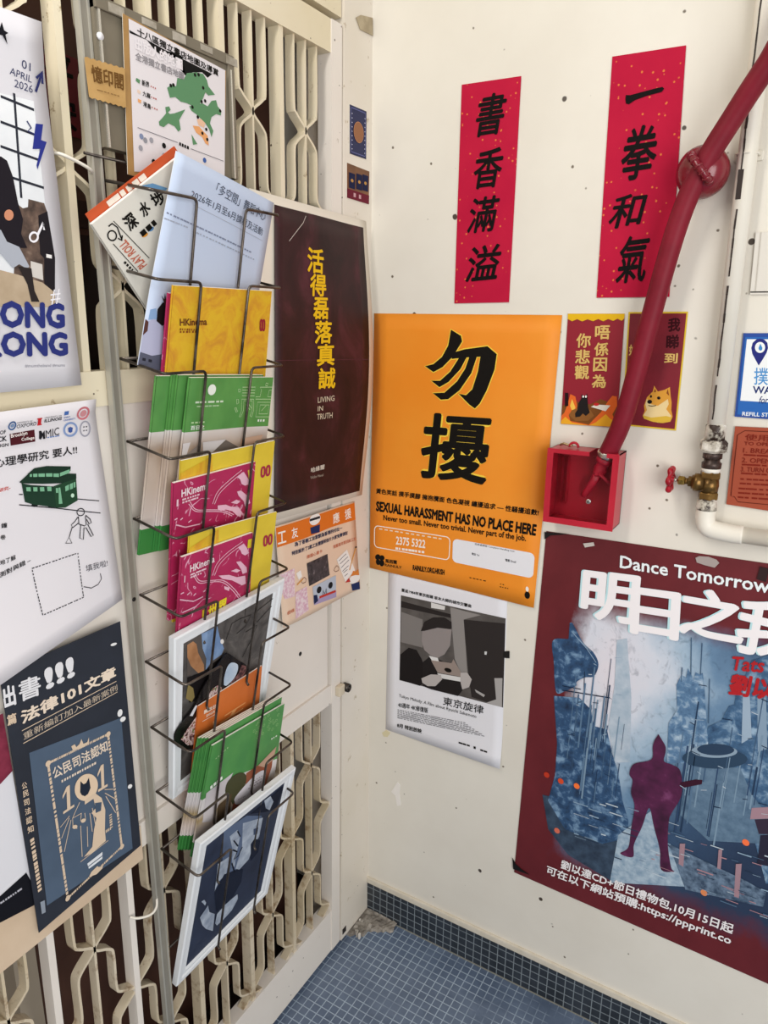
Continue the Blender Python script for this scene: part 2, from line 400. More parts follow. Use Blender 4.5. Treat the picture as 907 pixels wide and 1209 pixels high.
# mortar crumbs in the corner
mm = noisy('mortar', [(.3, '#5d5650'), (.5, '#8c857c'), (.72, '#b9b2a8')], 45, rough=.9, bump=.8)
bm = bmesh.new(); bmesh.ops.create_grid(bm, x_segments=26, y_segments=18, size=.5)
vs = []
for v in bm.verts:
    u, t = v.co.x + .5, v.co.y + .5
    x = -.05 + .15 * u; y = -.155 + .15 * t
    edge = min(u, t, 1 - u) * 3; n1 = noise.noise(Vector((u*7, t*7, 3)))
    h = .002 + .012 * max(0, min(1, (t*1.5 - u*.9 + .1 + n1*.35))) + .004 * noise.noise(Vector((u*22, t*22, 0)))
    if t*1.2 - u*.95 + n1*.22 < .12: h = -.006
    vs.append((x, y, FZ + h))
mo = MB().add(vs, [[q.index for q in f.verts] for f in bm.faces], mm); bm.free()
for k in range(10):
    x, y = random.uniform(-.0, .05), random.uniform(-.10, -.02); mo.box((x, y, FZ), (x + random.uniform(.004, .01), y + random.uniform(.004, .01), FZ + .016), M(random.choice(['#d9d4cc', '#8b847b', '#b5aea4'])), .001)
tag(mo.build('mortar_rubble'), 'crumbled grey mortar in the floor corner between gate post and tiled skirting', 'rubble', kind='stuff')

# ------------------------------------------------------------------ red paper strips on the door behind the gate
def dark_strip(sh, label, chars):
    r = poster('fai_chun', label, 'paper banner', sh, '#6a1622', back='#6a1622')
    p = Print(sh)
    n = len(chars)
    for i, c in enumerate(chars):
        b = 1 - (i + .9) / n; p.text(c, (.15, b), (.85, b + .02), (.15, b + .8 / n), BLACK, .03)
    p.build('lettering', r)
dark_strip(Sheet([(-.151, y, z) for y, z in ((-0.6766,2.0458), (-0.6044,2.0420), (-0.6082,1.9300), (-0.6633,1.9340))]), 'dark red paper with black brush marks seen behind the gate at upper left', '平安')

# ------------------------------------------------------------------ paper on the right wall
S = {}
S['orange'] = Sheet([(0.0116,-0.0030,1.6789),(0.4411,-0.0030,1.6769),(0.4262,-0.0030,1.0643),(0.0047,-0.0030,1.0756)], lambda u, v: .006*max(0, u-.6)*max(0, .5-v)*4 + .0022*(1+math.sin(v*5))*(1-u)**3)
sh = S['orange']
r = poster('notice_poster', 'large orange notice with two big black Chinese characters on the cream wall', 'poster', sh, '#f08f22')
m_or = noisy('orange_print', [(.35, '#ee8c20'), (.65, '#f2982e')], 3)
r.children[0].data.materials[0] = m_or
p = Print(sh)
for q in ([(0.448,0.948),(0.504,0.928),(0.512,0.909),(0.465,0.856),(0.411,0.818),(0.361,0.799),(0.311,0.818),(0.359,0.827),(0.406,0.854),(0.437,0.894)],
          [(0.461,0.869),(0.528,0.883),(0.647,0.896),(0.698,0.871),(0.692,0.820),(0.657,0.746),(0.626,0.701),(0.601,0.682),(0.570,0.694),(0.508,0.729),(0.549,0.726),(0.581,0.748),(0.605,0.809),(0.614,0.860),(0.531,0.855),(0.460,0.848)],
          [(0.508,0.862),(0.546,0.863),(0.510,0.814),(0.449,0.768),(0.399,0.747),(0.350,0.768),(0.401,0.770),(0.455,0.804)],
          [(0.557,0.863),(0.597,0.864),(0.571,0.803),(0.513,0.742),(0.452,0.707),(0.410,0.703),(0.363,0.724),(0.429,0.729),(0.496,0.772),(0.537,0.818)]):
    p.line(q + q[:1], .0045, '#f6d24a', 1); p.poly(q, BLACK, 2)
for c, bl, br, tl in (('擾', (0.312,0.406), (0.710,0.415), (0.297,0.652)),):
    p.text(c, bl, br, tl, '#f6d24a', .046, 1, .1); p.text(c, bl, br, tl, BLACK, .026, 2, .1)
p.build('headline', r)
p = Print(sh)
p.text('黃色笑話 摸手摸腳 擁抱攬面 色色凝視 纏擾追求 — 性騷擾追數!', (0.036,0.317), (0.977,0.336), (0.038,0.339), BLACK, .03)
p.text('SEXUAL HARASSMENT HAS NO PLACE HERE', (0.038,0.245), (0.974,0.263), (0.039,0.287), BLACK, .055)
p.text('Never too small. Never too trivial. Never part of the job.', (0.088,0.207), (0.926,0.231), (0.087,0.236), BLACK, .03)
p.text('風雨蘭', (0.105,0.038), (0.182,0.042), (0.104,0.055), BLACK, .03)
p.text('RAINLILY', (0.103,0.023), (0.213,0.028), (0.102,0.034), BLACK, .02)
p.text('RAINLILY.ORG.HK/SH', (0.283,0.033), (0.480,0.042), (0.284,0.056), BLACK, .05)
p.dashes((0.630,0.056), (0.731,0.058), 5, .002, BLACK)
p.dashes((0.807,0.060), (0.835,0.060), 2, .002, BLACK); p.dashes((0.806,0.049), (0.862,0.050), 4, .002, BLACK)
p.ell((0.947,0.027), (0.976,0.030), (0.943,0.054), BLACK); p.ell((0.949,0.055), (0.966,0.055), (0.946,0.074), '#f4efe6')
p.build('lettering', r)
p = Print(sh)
p.ell((0.035,0.041), (0.069,0.045), (0.038,0.065), BLACK).ell((0.063,0.042), (0.098,0.045), (0.065,0.065), BLACK)
p.ell((0.042,0.020), (0.072,0.022), (0.041,0.046), BLACK).ell((0.064,0.018), (0.097,0.020), (0.066,0.046), BLACK)
p.build('flower_emblem', r)
p = Print(sh); p.rline((0.031,0.095), (0.503,0.106), (0.031,0.185), .05, .2, .0022, '#f7efe2')
p.text('2375 5322', (0.171,0.124), (0.357,0.133), (0.171,0.158), '#f7efe2', .03)
p.dashes((0.062,0.175), (0.469,0.184), 12, .003, '#f3dfc2'); p.dashes((0.170,0.108), (0.356,0.117), 9, .0055, '#f7efe2', 2, .8)
p.build('hotline_box', r)
p = Print(sh); p.rrect((0.523,0.102), (0.981,0.108), (0.520,0.194), .06, .2, '#e9e9ee', 1)
p.text('投訴處理組 Complaint Handling Unit', (0.648,0.185), (0.871,0.188), (0.647,0.194), '#33333a', .01)
p.text('電話 Tel', (0.634,0.146), (0.678,0.146), (0.633,0.155), '#33333a', .02); p.text('電郵 Email', (0.825,0.149), (0.883,0.150), (0.824,0.159), '#33333a', .02)
p.build('white_box', r)

sh = Sheet([(0.0562,-0.0015,1.0896),(0.3624,-0.0015,1.0838),(0.3718,-0.0015,0.6464),(0.0535,-0.0015,0.6425)], lambda u, v: .010*max(0, .22-v)**2*20*u); S['film'] = sh
r = poster('film_poster', 'white sheet with a black and white film still under the orange notice', 'poster', sh, '#e6e5ea')
p = Print(sh)
p.text('重返1984年東京街頭 坂本大師的城市交響曲', (0.122,0.870), (0.719,0.873), (0.123,0.890), BLACK, .03)
p.text('東京旋律', (0.508,0.267), (0.844,0.282), (0.512,0.319), '#2a2a2c', .012)
p.text('Tokyo Melody: A Film about Ryuichi Sakamoto', (0.117,0.227), (0.788,0.242), (0.120,0.253), '#2a2a2c', .005)
p.text('40週年 4K修復版', (0.112,0.168), (0.381,0.188), (0.113,0.201), '#2a2a2c', .02)
for k in range(7):
    t = k / 7; a, b = (0.109,0.152), (0.110,0.092); c, e = (0.706,0.200), (0.893,0.150)
    p.dashes((a[0]+(b[0]-a[0])*t, a[1]+(b[1]-a[1])*t), (c[0]+(e[0]-c[0])*t, c[1]+(e[1]-c[1])*t), 26, .0017, '#77777c', 2, .9)
p.text('8月 特別放映', (0.108,0.040), (0.332,0.052), (0.111,0.068), BLACK, .03)
p.dashes((0.655,0.072), (0.758,0.074), 3, .004, BLACK, 2, .9); p.dashes((0.780,0.073), (0.813,0.074), 1, .006, BLACK); p.dashes((0.835,0.071), (0.892,0.071), 2, .004, BLACK, 2, .9)
p.build('lettering', r)
p = Print(sh)
g1 = noisy('still_grey', [(.35, '#4c4744'), (.65, '#5d5855')], 30)
p.poly([(0.118,0.848),(0.993,0.861),(0.998,0.357),(0.120,0.339)], g1, 1)
p.poly([(0.125,0.753),(0.316,0.739),(0.322,0.575),(0.127,0.573)], '#7d7875', 2); p.poly([(0.121,0.816),(0.559,0.810),(0.560,0.789),(0.122,0.779)], '#2b2625', 2)
p.poly([(0.386,0.850),(0.505,0.848),(0.502,0.826),(0.387,0.819)], '#d8d6d4', 3)
p.poly([(0.548,0.848),(0.797,0.846),(0.662,0.798),(0.707,0.490),(0.647,0.491),(0.598,0.560)], '#8d8885', 2)
p.poly([(0.662,0.798),(0.991,0.833),(0.994,0.359),(0.746,0.365),(0.718,0.479)], '#312c2b', 3); p.poly([(0.838,0.649),(0.858,0.652),(0.855,0.633),(0.839,0.632)], '#cfcfcf', 4)
p.poly([(0.125,0.498),(0.199,0.553),(0.269,0.552),(0.316,0.507),(0.383,0.398),(0.306,0.342),(0.124,0.342)], '#1e1a1a', 4)
p.poly([(0.325,0.488),(0.397,0.542),(0.514,0.525),(0.628,0.514),(0.676,0.470),(0.670,0.389),(0.635,0.348),(0.405,0.341),(0.330,0.346)], '#231f1f', 5)
p.poly([(0.317,0.704),(0.370,0.748),(0.447,0.770),(0.551,0.773),(0.567,0.724),(0.557,0.631),(0.512,0.571),(0.456,0.540),(0.397,0.542),(0.338,0.565),(0.312,0.613)], '#8f8785', 6)
p.poly([(0.304,0.671),(0.332,0.729),(0.408,0.768),(0.504,0.784),(0.565,0.768),(0.563,0.726),(0.449,0.716),(0.334,0.677)], '#2a2524', 7)
p.poly([(0.378,0.539),(0.456,0.540),(0.466,0.522),(0.418,0.506)], '#dcdad8', 7)
p.poly([(0.398,0.516),(0.574,0.532),(0.588,0.559),(0.666,0.482),(0.667,0.468),(0.459,0.454)], '#94867e', 8); p.ell((0.516,0.472), (0.577,0.474), (0.515,0.497), BLACK, 9)
p.poly([(0.455,0.450),(0.675,0.467),(0.668,0.440),(0.489,0.426)], '#d6d4d2', 9)
p.poly([(0.320,0.392),(0.401,0.432),(0.488,0.446),(0.499,0.421),(0.443,0.369),(0.375,0.356),(0.329,0.367)], '#b5aeab', 10); p.poly([(0.651,0.492),(0.706,0.503),(0.745,0.471),(0.725,0.421),(0.670,0.396),(0.653,0.439)], '#b5aeab', 10)
p.poly([(0.923,0.513),(0.986,0.526),(0.990,0.358),(0.864,0.357),(0.943,0.394)], '#a9a5a3', 5); p.poly([(0.771,0.417),(0.853,0.401),(0.845,0.386),(0.781,0.402)], '#a9a5a3', 5)
p.build('film_still', r)

# ------------------------------------------------------------------ the big dark red poster
S['dance'] = sh = Sheet([(0.4400,-0.0020,1.2390),(1.0200,-0.0020,1.2460),(1.0200,-0.0020,0.3540),(0.4205,-0.0020,0.3720)])
t = NT('city_print', .45, 0, .4)
us = t.n('ShaderNodeSeparateXYZ'); t.l(t.tc.outputs['UV'], us.inputs[0]); U, V = us.outputs[0], us.outputs[1]
n1 = t.noise(9, 6, .65, 'UV'); n2 = t.noise(28, 4, .6, 'UV', 1.0)
dx = t.math('ABSOLUTE', t.math('SUBTRACT', U, .28)); dy = t.math('ABSOLUTE', t.math('SUBTRACT', V, .68))
dist = t.math('ADD', t.math('MULTIPLY', dx, 1.25), t.math('MULTIPLY', dy, .95))
f = t.math('ADD', dist, t.math('MULTIPLY', t.math('SUBTRACT', n1, .5), .28))
pic = t.ramp(f, [(0, '#e6dfe6'), (.22, '#d6dbe6'), (.36, '#a5bcd0'), (.50, '#6c8cab'), (.72, '#3a5372'), (1, '#2a3a55')])
pic = t.mix(t.ramp(n2, [(.55, 0.0), (.7, .35)]), pic, '#2b3c55')
def ss(x, a, b): return t.ramp(x, [(max(a, 0), 0.0), (b, 1.0)])
nn = t.math('MULTIPLY', t.math('SUBTRACT', n1, .5), .14)
mask = t.math('MULTIPLY', ss(t.math('ADD', U, nn), .13, .19), ss(t.math('ADD', t.math('ADD', V, t.math('MULTIPLY', U, .02)), nn), .10, .17))
mask = t.math('MULTIPLY', mask, t.ramp(t.math('ADD', V, t.math('MULTIPLY', nn, .35)), [(.79, 1.0), (.845, 0.0)]))
red = t.ramp(t.noise(5, 5, .6, 'UV'), [(.3, '#5d1a20'), (.7, '#70242a')])
m_dance = t.out(t.mix(mask, red, pic))
r = poster('music_poster', 'large dark red poster of a misty blue city and a purple figure holding a guitar', 'poster', sh, m_dance, back='#3a1216')
p = Print(sh)
cb1 = noisy('city_blue', [(.3, '#1c2d47'), (.52, '#33547a'), (.66, '#7f9fbd')], 40, 'Object', detail=9, dist=.3); cb2 = noisy('city_steel', [(.3, '#3a587a'), (.5, '#5f82a5'), (.66, '#b2c7d8')], 46, 'Object', detail=9, dist=.3)
p.poly([(0.290,0.760),(0.323,0.770),(0.362,0.624),(0.385,0.453),(0.333,0.440),(0.296,0.532),(0.301,0.642)], noisy('mist', [(.3, '#9db2c4'), (.7, '#c3cdd8')], 40), 2)
p.poly(catmullp([(0.119,0.778),(0.132,0.776),(0.174,0.735),(0.216,0.714),(0.237,0.687),(0.226,0.654),(0.194,0.644),(0.167,0.627),(0.166,0.616),(0.129,0.594),(0.095,0.585),(0.076,0.662),(0.064,0.721),(0.121,0.735)]), cb1, 3)
p.poly([(0.088,0.572),(0.183,0.586),(0.229,0.563),(0.246,0.521),(0.293,0.522),(0.323,0.459),(0.350,0.417),(0.377,0.343),(0.406,0.293),(0.409,0.243),(0.326,0.200),(0.184,0.200),(0.107,0.266),(0.124,0.350),(0.119,0.442)], cb1, 3)
p.line([(0.118,0.594),(0.289,0.608)], .0025, '#1b2940', 4); p.line([(0.191,0.660),(0.200,0.579)], .0016, '#1b2940', 4); p.line([(0.116,0.606),(0.185,0.610)], .002, '#1b2940', 4)
p.line([(0.132,0.755),(0.190,0.721),(0.228,0.691)], .0016, '#8ea6bd', 4); p.line([(0.155,0.742),(0.206,0.716)], .0012, '#8ea6bd', 4)
p.poly([(0.507,0.481),(0.494,0.584),(0.515,0.622),(0.502,0.685),(0.513,0.712),(0.529,0.708),(0.530,0.731),(0.543,0.718),(0.553,0.706),(0.555,0.726),(0.568,0.723),(0.577,0.728),(0.588,0.698),(0.604,0.637),(0.623,0.569),(0.638,0.513)], cb2, 3)
for q in ([(0.527,0.806),(0.542,0.718)], [(0.562,0.798),(0.571,0.723)], [(0.512,0.730),(0.515,0.695)], [(0.600,0.718),(0.617,0.611)]): p.line(q, .0016, '#46617d', 4)
p.poly([(0.584,0.500),(0.619,0.604),(0.654,0.626),(0.669,0.665),(0.684,0.672),(0.684,0.717),(0.703,0.748),(0.713,0.783),(0.795,0.817),(0.904,0.816),(1.033,0.863),(1.160,0.322),(0.861,0.259),(0.807,0.357),(0.659,0.390),(0.570,0.473)], noisy('city_deep', [(.3, '#233a59'), (.5, '#44688c'), (.66, '#9ab5cc')], 32, 'Object', detail=9, dist=.3), 2)
p.poly([(0.702,0.713),(0.718,0.723),(0.749,0.605),(0.723,0.584)], '#9fb3c6', 3); p.poly([(0.746,0.701),(0.770,0.706),(0.798,0.588),(0.773,0.575)], '#89a0b6', 3)
p.ell((0.557,0.482), (0.752,0.526), (0.548,0.532), '#31475f', 5); p.ell((0.581,0.516), (0.718,0.546), (0.575,0.548), '#8ea3b6', 6); p.ell((0.597,0.526), (0.708,0.550), (0.592,0.554), '#2f435c', 7)
p.poly([(0.585,0.493),(0.731,0.525),(0.776,0.468),(0.832,0.432),(0.825,0.355),(0.673,0.316),(0.572,0.358),(0.579,0.422)], noisy('city_mist', [(.3, '#4b6680'), (.7, '#6f8aa2')], 40), 3)
p.poly([(0.783,0.436),(0.870,0.464),(0.875,0.436),(0.784,0.407)], '#a78691', 5); p.poly([(0.797,0.410),(0.875,0.436),(0.884,0.395),(0.816,0.378)], '#3a2f40', 5); p.poly([(0.821,0.376),(0.883,0.398),(0.902,0.311),(0.827,0.302)], '#2d2b3d', 5)
p.poly([(0.083,0.278),(0.279,0.299),(0.406,0.293),(0.384,0.236),(0.373,0.102),(0.206,0.127),(0.119,0.181)], noisy('dark_pool', [(.3, '#243043'), (.7, '#42566c')], 40), 2)
p.poly([(0.378,0.243),(0.478,0.343),(0.550,0.263),(0.634,0.224),(0.624,0.171),(0.369,0.096)], noisy('lit_path', [(.3, '#7a96b0'), (.7, '#b9cbd8')], 60), 4)
p.poly([(0.549,0.270),(0.803,0.248),(0.866,0.238),(0.865,0.198),(0.625,0.163)], noisy('wet_road', [(.35, '#36485f'), (.65, '#7288a0')], 70), 4)
for a, b in (((0.209,0.340), '#ff7a3c'), ((0.148,0.338), '#d9502e'), ((0.092,0.342), '#c23b26'), ((0.783,0.346), '#ff7a4a'), ((0.684,0.175), '#e08a5a'), ((0.154,0.188), '#d8705a')):
    p.ell((a[0]-.011, a[1]-.008), (a[0]+.011, a[1]-.009), (a[0]-.011, a[1]+.008), b, 6)
for q in ([(0.765,0.282),(0.782,0.288),(0.791,0.196),(0.776,0.195)], [(0.707,0.303),(0.718,0.307),(0.723,0.253),(0.712,0.253)], [(0.585,0.282),(0.602,0.287),(0.607,0.223),(0.591,0.226)]): p.poly(q, '#a5858f', 5)
for q in range(110):                                                    # thin towers, mast lines and puddle glints of the printed city
    u = random.uniform(.16, .98); v0 = random.uniform(.3, .5); h = random.uniform(.04, .2) * (1.2 if u < .3 or u > .55 else .6); wd = random.uniform(.0012, .006)
    if .36 < u < .52: continue
    p.quad((u, v0+h), (u+wd, v0+h), (u+wd, v0), (u, v0), random.choice(['#2a3d58', '#48627f', '#5f7b97', '#7f98ae', '#33496a']), 4)
for q in range(90):
    u = random.uniform(.2, .95); v0 = random.uniform(.17, .33); l = random.uniform(.01, .06)
    p.line([(u, v0), (u+l, v0+.001)], random.uniform(.0008, .003), random.choice(['#8fa8be', '#c3d0da', '#2c3c54', '#55708c', '#b58a92']), 6)
for q in range(60):
    u = random.uniform(.15, .97); v0 = random.uniform(.4, .72); l = random.uniform(.008, .03)
    if .33 < u < .55: continue
    p.line([(u, v0), (u+l, v0+random.uniform(-.006, .006))], random.uniform(.0008, .002), random.choice(['#9fb4c7', '#c9d4de', '#22324c', '#1f2f47']), 6)
p.build('city_picture', r)
p = Print(sh)
p.poly(catmullp([(0.467,0.550),(0.481,0.538),(0.495,0.524),(0.498,0.508),(0.497,0.485),(0.526,0.482),(0.551,0.475),(0.565,0.440),(0.566,0.403),(0.545,0.356),(0.540,0.331),(0.547,0.270),(0.569,0.209),(0.582,0.202),(0.538,0.192),(0.524,0.246),(0.494,0.303),(0.475,0.345),(0.466,0.342),(0.455,0.291),(0.436,0.234),(0.438,0.197),(0.393,0.193),(0.418,0.219),(0.419,0.274),(0.421,0.339),(0.403,0.373),(0.403,0.407),(0.389,0.423),(0.400,0.453),(0.455,0.479),(0.454,0.513),(0.457,0.531)]), noisy('purple_print', [(.3, '#3a1530'), (.6, '#5a2148'), (.8, '#8a4a78')], 25, 'Object'), 8)
p.poly([(0.557,0.443),(0.604,0.463),(0.625,0.467),(0.625,0.456),(0.607,0.448),(0.563,0.429)], '#3c1a2c', 8)
p.build('guitarist_silhouette', r)
p = Print(sh)
p.text('Dance Tomorrow', (0.271,0.939), (0.732,0.937), (0.268,0.969), '#eef4f6', .025, 8)
for c, bl, br, tl in (('明', (0.146,0.799), (0.344,0.805), (0.141,0.922)), ('日', (0.324,0.785), (0.484,0.790), (0.312,0.900)), ('之', (0.477,0.811), (0.677,0.812), (0.466,0.924)), ('我', (0.650,0.796), (0.825,0.787), (0.653,0.925))):
    p.text(c, bl, br, tl, '#bfe4ea', .04, 8); p.text(c, (bl[0]+.006, bl[1]), (br[0]+.006, br[1]), (tl[0]+.006, tl[1]), '#f6f1f3', .036, 9)
p.build('title', r)
p = Print(sh)
p.text('Tats', (0.662,0.750), (0.754,0.761), (0.656,0.783), '#b4262c', .03, 9, .2); p.text('劉以達', (0.662,0.691), (0.858,0.709), (0.658,0.743), '#b4262c', .05, 9, .1)
p.build('red_signature', r)
p = Print(sh)
p.text('劉以達CD+節日禮物包,10月15日起', (0.182,0.077), (0.790,0.093), (0.184,0.107), '#f3eff0', .03, 9)
p.text('可在以下網站預購:https://ppprint.co', (0.128,0.038), (0.789,0.058), (0.131,0.071), '#f3eff0', .03, 9)
p.build('lettering', r)
def scrap(name, label, cat, pts, y, m, group=None):
    vs = [(x, y, z) for x, z in pts] + [(x, y + .0012, z) for x, z in pts]; n = len(pts)
    o = MB().add(vs, [list(range(n)), [2*n - 1 - i for i in range(n)]] + [[i, n + i, n + (i+1) % n, (i+1) % n] for i in range(n)], M(m) if isinstance(m, str) else m).build(name)
    return tag(o, label, cat, group)
scrap('tape_scrap', 'small white scrap of tape on the dark red poster, left of its title', 'tape', [(0.5194,1.2259),(0.5400,1.2318),(0.5429,1.2250),(0.5236,1.2180)], -.0048, '#cfc8c0')
scrap('tape_scrap', 'torn pale grey patch atop the dark red poster, under the pipe bend', 'tape', [(0.7330,1.2336),(0.7391,1.2381),(0.7550,1.2398),(0.7693,1.2367),(0.7749,1.2310),(0.7682,1.2206),(0.7521,1.2221),(0.7366,1.2250)], -.0048, '#a89c98')
scrap('tape_scrap', 'dark tape square near the right end of the dark red poster top edge', 'tape', [(0.8424,1.2368),(0.8575,1.2353),(0.8554,1.2094),(0.8400,1.2119)], -.0048, '#2c1516')
scrap('tape_scrap', 'black tape at the lower left corner of the dark red poster', 'tape', [(0.4151,0.4121),(0.4247,0.3983),(0.4397,0.3904),(0.4581,0.3849),(0.4183,0.3821)], -.0048, '#0f0c0c')
scrap('tape_scrap', 'black tape on the upper left corner of the dark red poster', 'tape', [(0.4371,1.2373),(0.4890,1.2406),(0.4499,1.2318),(0.4383,1.2210)], -.0048, '#120d0d')
scrap('tape_scrap', 'black tab of tape at the right edge of the film sheet', 'tape', [(0.3603,0.9420),(0.3751,0.9470),(0.3761,0.9295),(0.3611,0.9267)], -.003, '#171412')
scrap('tape_scrap', 'torn whitish paper scrap low on the cream wall below the film sheet', 'tape', [(0.0725,0.4629),(0.0910,0.4998),(0.0993,0.4915),(0.0970,0.4669),(0.1024,0.4335),(0.0909,0.4262),(0.0850,0.4554)], -.0015, '#efeae4')
scrap('tape_scrap', 'yellowed tape under the lower left corner of the film sheet', 'tape', [(0.0417,0.6277),(0.0551,0.6400),(0.0673,0.6361),(0.0587,0.6215),(0.0472,0.6190)], -.001, '#d8cda8')

# ------------------------------------------------------------------ red couplet strips, calligraphy
tb = NT('red_fleck_paper', .7, 0, .1)
m_redp = tb.out(specks(tb, tb.ramp(tb.noise(8, 3), [(.3, '#b4153a'), (.7, '#c01e3e')]), 110, .16, '#dd7840', .08, .66))
def banner(name, label, key, q, chars, group):
    sh = Sheet(q); r = poster(name, label, 'paper banner', sh, m_redp, group, back='#c01c38')
    p = Print(sh)
    for c, bl, br, tl in chars: p.text(c, bl, br, tl, '#0e0a0a', .022, 2, .2)
    return r, p
r, p = banner('fai_chun', 'lower and smaller-looking of the two bright red strips, left one, four black brush characters', 'banl', [(0.2082,-0.0020,2.1092),(0.3301,-0.0020,2.1067),(0.3295,-0.0020,1.7014),(0.2081,-0.0020,1.6996)], [
    ('書', (0.277,0.762), (0.797,0.768), (0.269,0.942)), ('香', (0.281,0.531), (0.792,0.536), (0.264,0.707)), ('滿', (0.193,0.330), (0.757,0.338), (0.191,0.493)), ('溢', (0.194,0.100), (0.831,0.112), (0.192,0.268))], 'red couplet strips')
p.build('calligraphy', r)
r, p = banner('fai_chun', 'right and higher of the two bright red strips, next to the dark red hose', 'banr', [(0.4970,-0.0020,2.1129),(0.6182,-0.0020,2.1108),(0.6348,-0.0020,1.7093),(0.5043,-0.0020,1.7087)], [
    ('拳', (0.236,0.493), (0.724,0.503), (0.204,0.710)), ('和', (0.103,0.297), (0.622,0.307), (0.106,0.436)), ('氣', (0.255,0.058), (0.704,0.071), (0.246,0.260))], 'red couplet strips')
p.poly([(0.227,0.827),(0.231,0.842),(0.290,0.839),(0.437,0.845),(0.618,0.852),(0.725,0.855),(0.750,0.847),(0.721,0.836),(0.522,0.828),(0.361,0.817),(0.282,0.804),(0.240,0.808)], '#0e0a0a', 2)
p.build('calligraphy', r)

# ------------------------------------------------------------------ two dark red picture cards
GOLD = '#d8b56a'
sh = Sheet([(0.4520,-0.0020,1.6797),(0.5593,-0.0020,1.6800),(0.5641,-0.0020,1.4682),(0.4538,-0.0020,1.4659)]); r = poster('picture_card', 'dark red card with gold characters and a black cat among flames', 'card', sh, '#8e1528', 'dark red picture cards beside the orange notice')
p = Print(sh)
p.col('唔係因為', [((0.514,0.777), (0.778,0.779), (0.506,0.898)), ((0.519,0.631), (0.769,0.634), (0.515,0.749)), ((0.520,0.493), (0.762,0.497), (0.515,0.616)), ((0.513,0.345), (0.764,0.350), (0.512,0.466))], GOLD, .03)
p.col('你悲觀', [((0.188,0.700), (0.450,0.703), (0.183,0.827)), ((0.189,0.558), (0.457,0.561), (0.181,0.684)), ((0.195,0.418), (0.458,0.423), (0.188,0.543))], GOLD, .03)
p.build('gold_lettering', r)
p = Print(sh)
p.poly([(0.000,0.999),(1.000,0.999),(1.003,0.960),(0.957,0.939),(0.883,0.957),(0.814,0.938),(0.725,0.954),(0.640,0.935),(0.549,0.954),(0.463,0.935),(0.362,0.951),(0.268,0.933),(0.175,0.952),(0.086,0.934),(0.003,0.953)], '#e3b51f', 1)
p.poly([(0.015,0.170),(0.182,0.221),(0.518,0.195),(0.690,0.248),(0.983,0.195),(1.000,0.003),(-0.000,0.003)], '#7a4a22', 1)
p.poly([(0.003,0.076),(0.057,0.109),(0.096,0.172),(0.143,0.282),(0.238,0.261),(0.279,0.177),(0.257,0.114),(0.138,0.088),(0.176,0.034),(0.513,0.009),(0.596,0.062),(0.706,0.127),(0.758,0.174),(0.823,0.236),(0.890,0.283),(0.966,0.278),(0.983,0.195),(0.912,0.117),(0.980,0.042),(0.997,0.001),(0.003,0.002)], '#e0672a', 2)
p.poly([(0.009,0.029),(0.078,0.070),(0.208,0.019),(0.514,0.003),(0.630,0.032),(0.796,0.114),(0.889,0.070),(0.989,0.058),(0.997,0.003),(0.003,0.002)], '#e9a92a', 3); p.poly([(0.151,0.174),(0.180,0.237),(0.251,0.161),(0.211,0.113)], '#f0c050', 3)
p.poly([(0.043,0.292),(0.105,0.291),(0.120,0.173),(0.060,0.164)], '#241014', 3)
p.poly([(0.138,0.088),(0.193,0.136),(0.342,0.163),(0.525,0.145),(0.598,0.093),(0.494,0.043),(0.267,0.036)], '#8a5a2c', 4)
p.poly([(0.350,0.287),(0.379,0.269),(0.421,0.273),(0.445,0.295),(0.457,0.249),(0.479,0.173),(0.516,0.121),(0.449,0.088),(0.394,0.110),(0.347,0.079),(0.263,0.071),(0.252,0.106),(0.293,0.143),(0.301,0.201),(0.349,0.244)], '#211c1c', 5)
p.ell((0.366,0.253), (0.396,0.254), (0.364,0.275), '#f0efe8', 6).ell((0.415,0.254), (0.445,0.255), (0.412,0.276), '#f0efe8', 6)
p.poly([(0.530,0.174),(0.608,0.198),(0.867,0.195),(0.792,0.141)], '#e6dfd2', 5); p.ell((0.574,0.184), (0.674,0.187), (0.570,0.212), '#c12b2b', 6)
p.build('cat_picture', r)
sh = Sheet([(0.5657,-0.0020,1.6830),(0.6693,-0.0020,1.6838),(0.6721,-0.0020,1.4708),(0.5732,-0.0020,1.4728)]); r = poster('picture_card', 'gold edged dark red card with a tan dog, partly behind the hose', 'card', sh, '#e0bd2a', 'dark red picture cards beside the orange notice')
p = Print(sh); p.poly([(0.028,0.986),(0.976,0.986),(0.973,0.013),(0.033,0.014)], noisy('maroon_print', [(.3, '#6c1220'), (.7, '#841a2a')], 12), 1).build('inner_field', r)
p = Print(sh)
p.col('我睇', [((0.695,0.834), (0.901,0.838), (0.685,0.948)), ((0.692,0.691), (0.906,0.697), (0.682,0.809))], '#3a0c14', .04)
p.text('到', (0.679,0.572), (0.908,0.573), (0.675,0.657), GOLD, .03); p.text('好', (0.050,0.624), (0.211,0.627), (0.049,0.720), GOLD, .03)
p.build('gold_lettering', r)
p = Print(sh)
p.poly([(0.542,0.375),(0.616,0.326),(0.731,0.344),(0.820,0.371),(0.846,0.297),(0.875,0.240),(0.882,0.175),(0.917,0.118),(0.887,0.073),(0.755,0.055),(0.572,0.058),(0.415,0.077),(0.380,0.102),(0.409,0.149),(0.390,0.193),(0.430,0.268),(0.499,0.308),(0.527,0.323)], '#d99a3c', 2)
p.poly([(0.433,0.254),(0.515,0.212),(0.638,0.202),(0.805,0.267),(0.828,0.224),(0.792,0.179),(0.891,0.124),(0.842,0.071),(0.664,0.055),(0.446,0.075),(0.394,0.110),(0.448,0.158),(0.412,0.208)], '#e9cf96', 3)
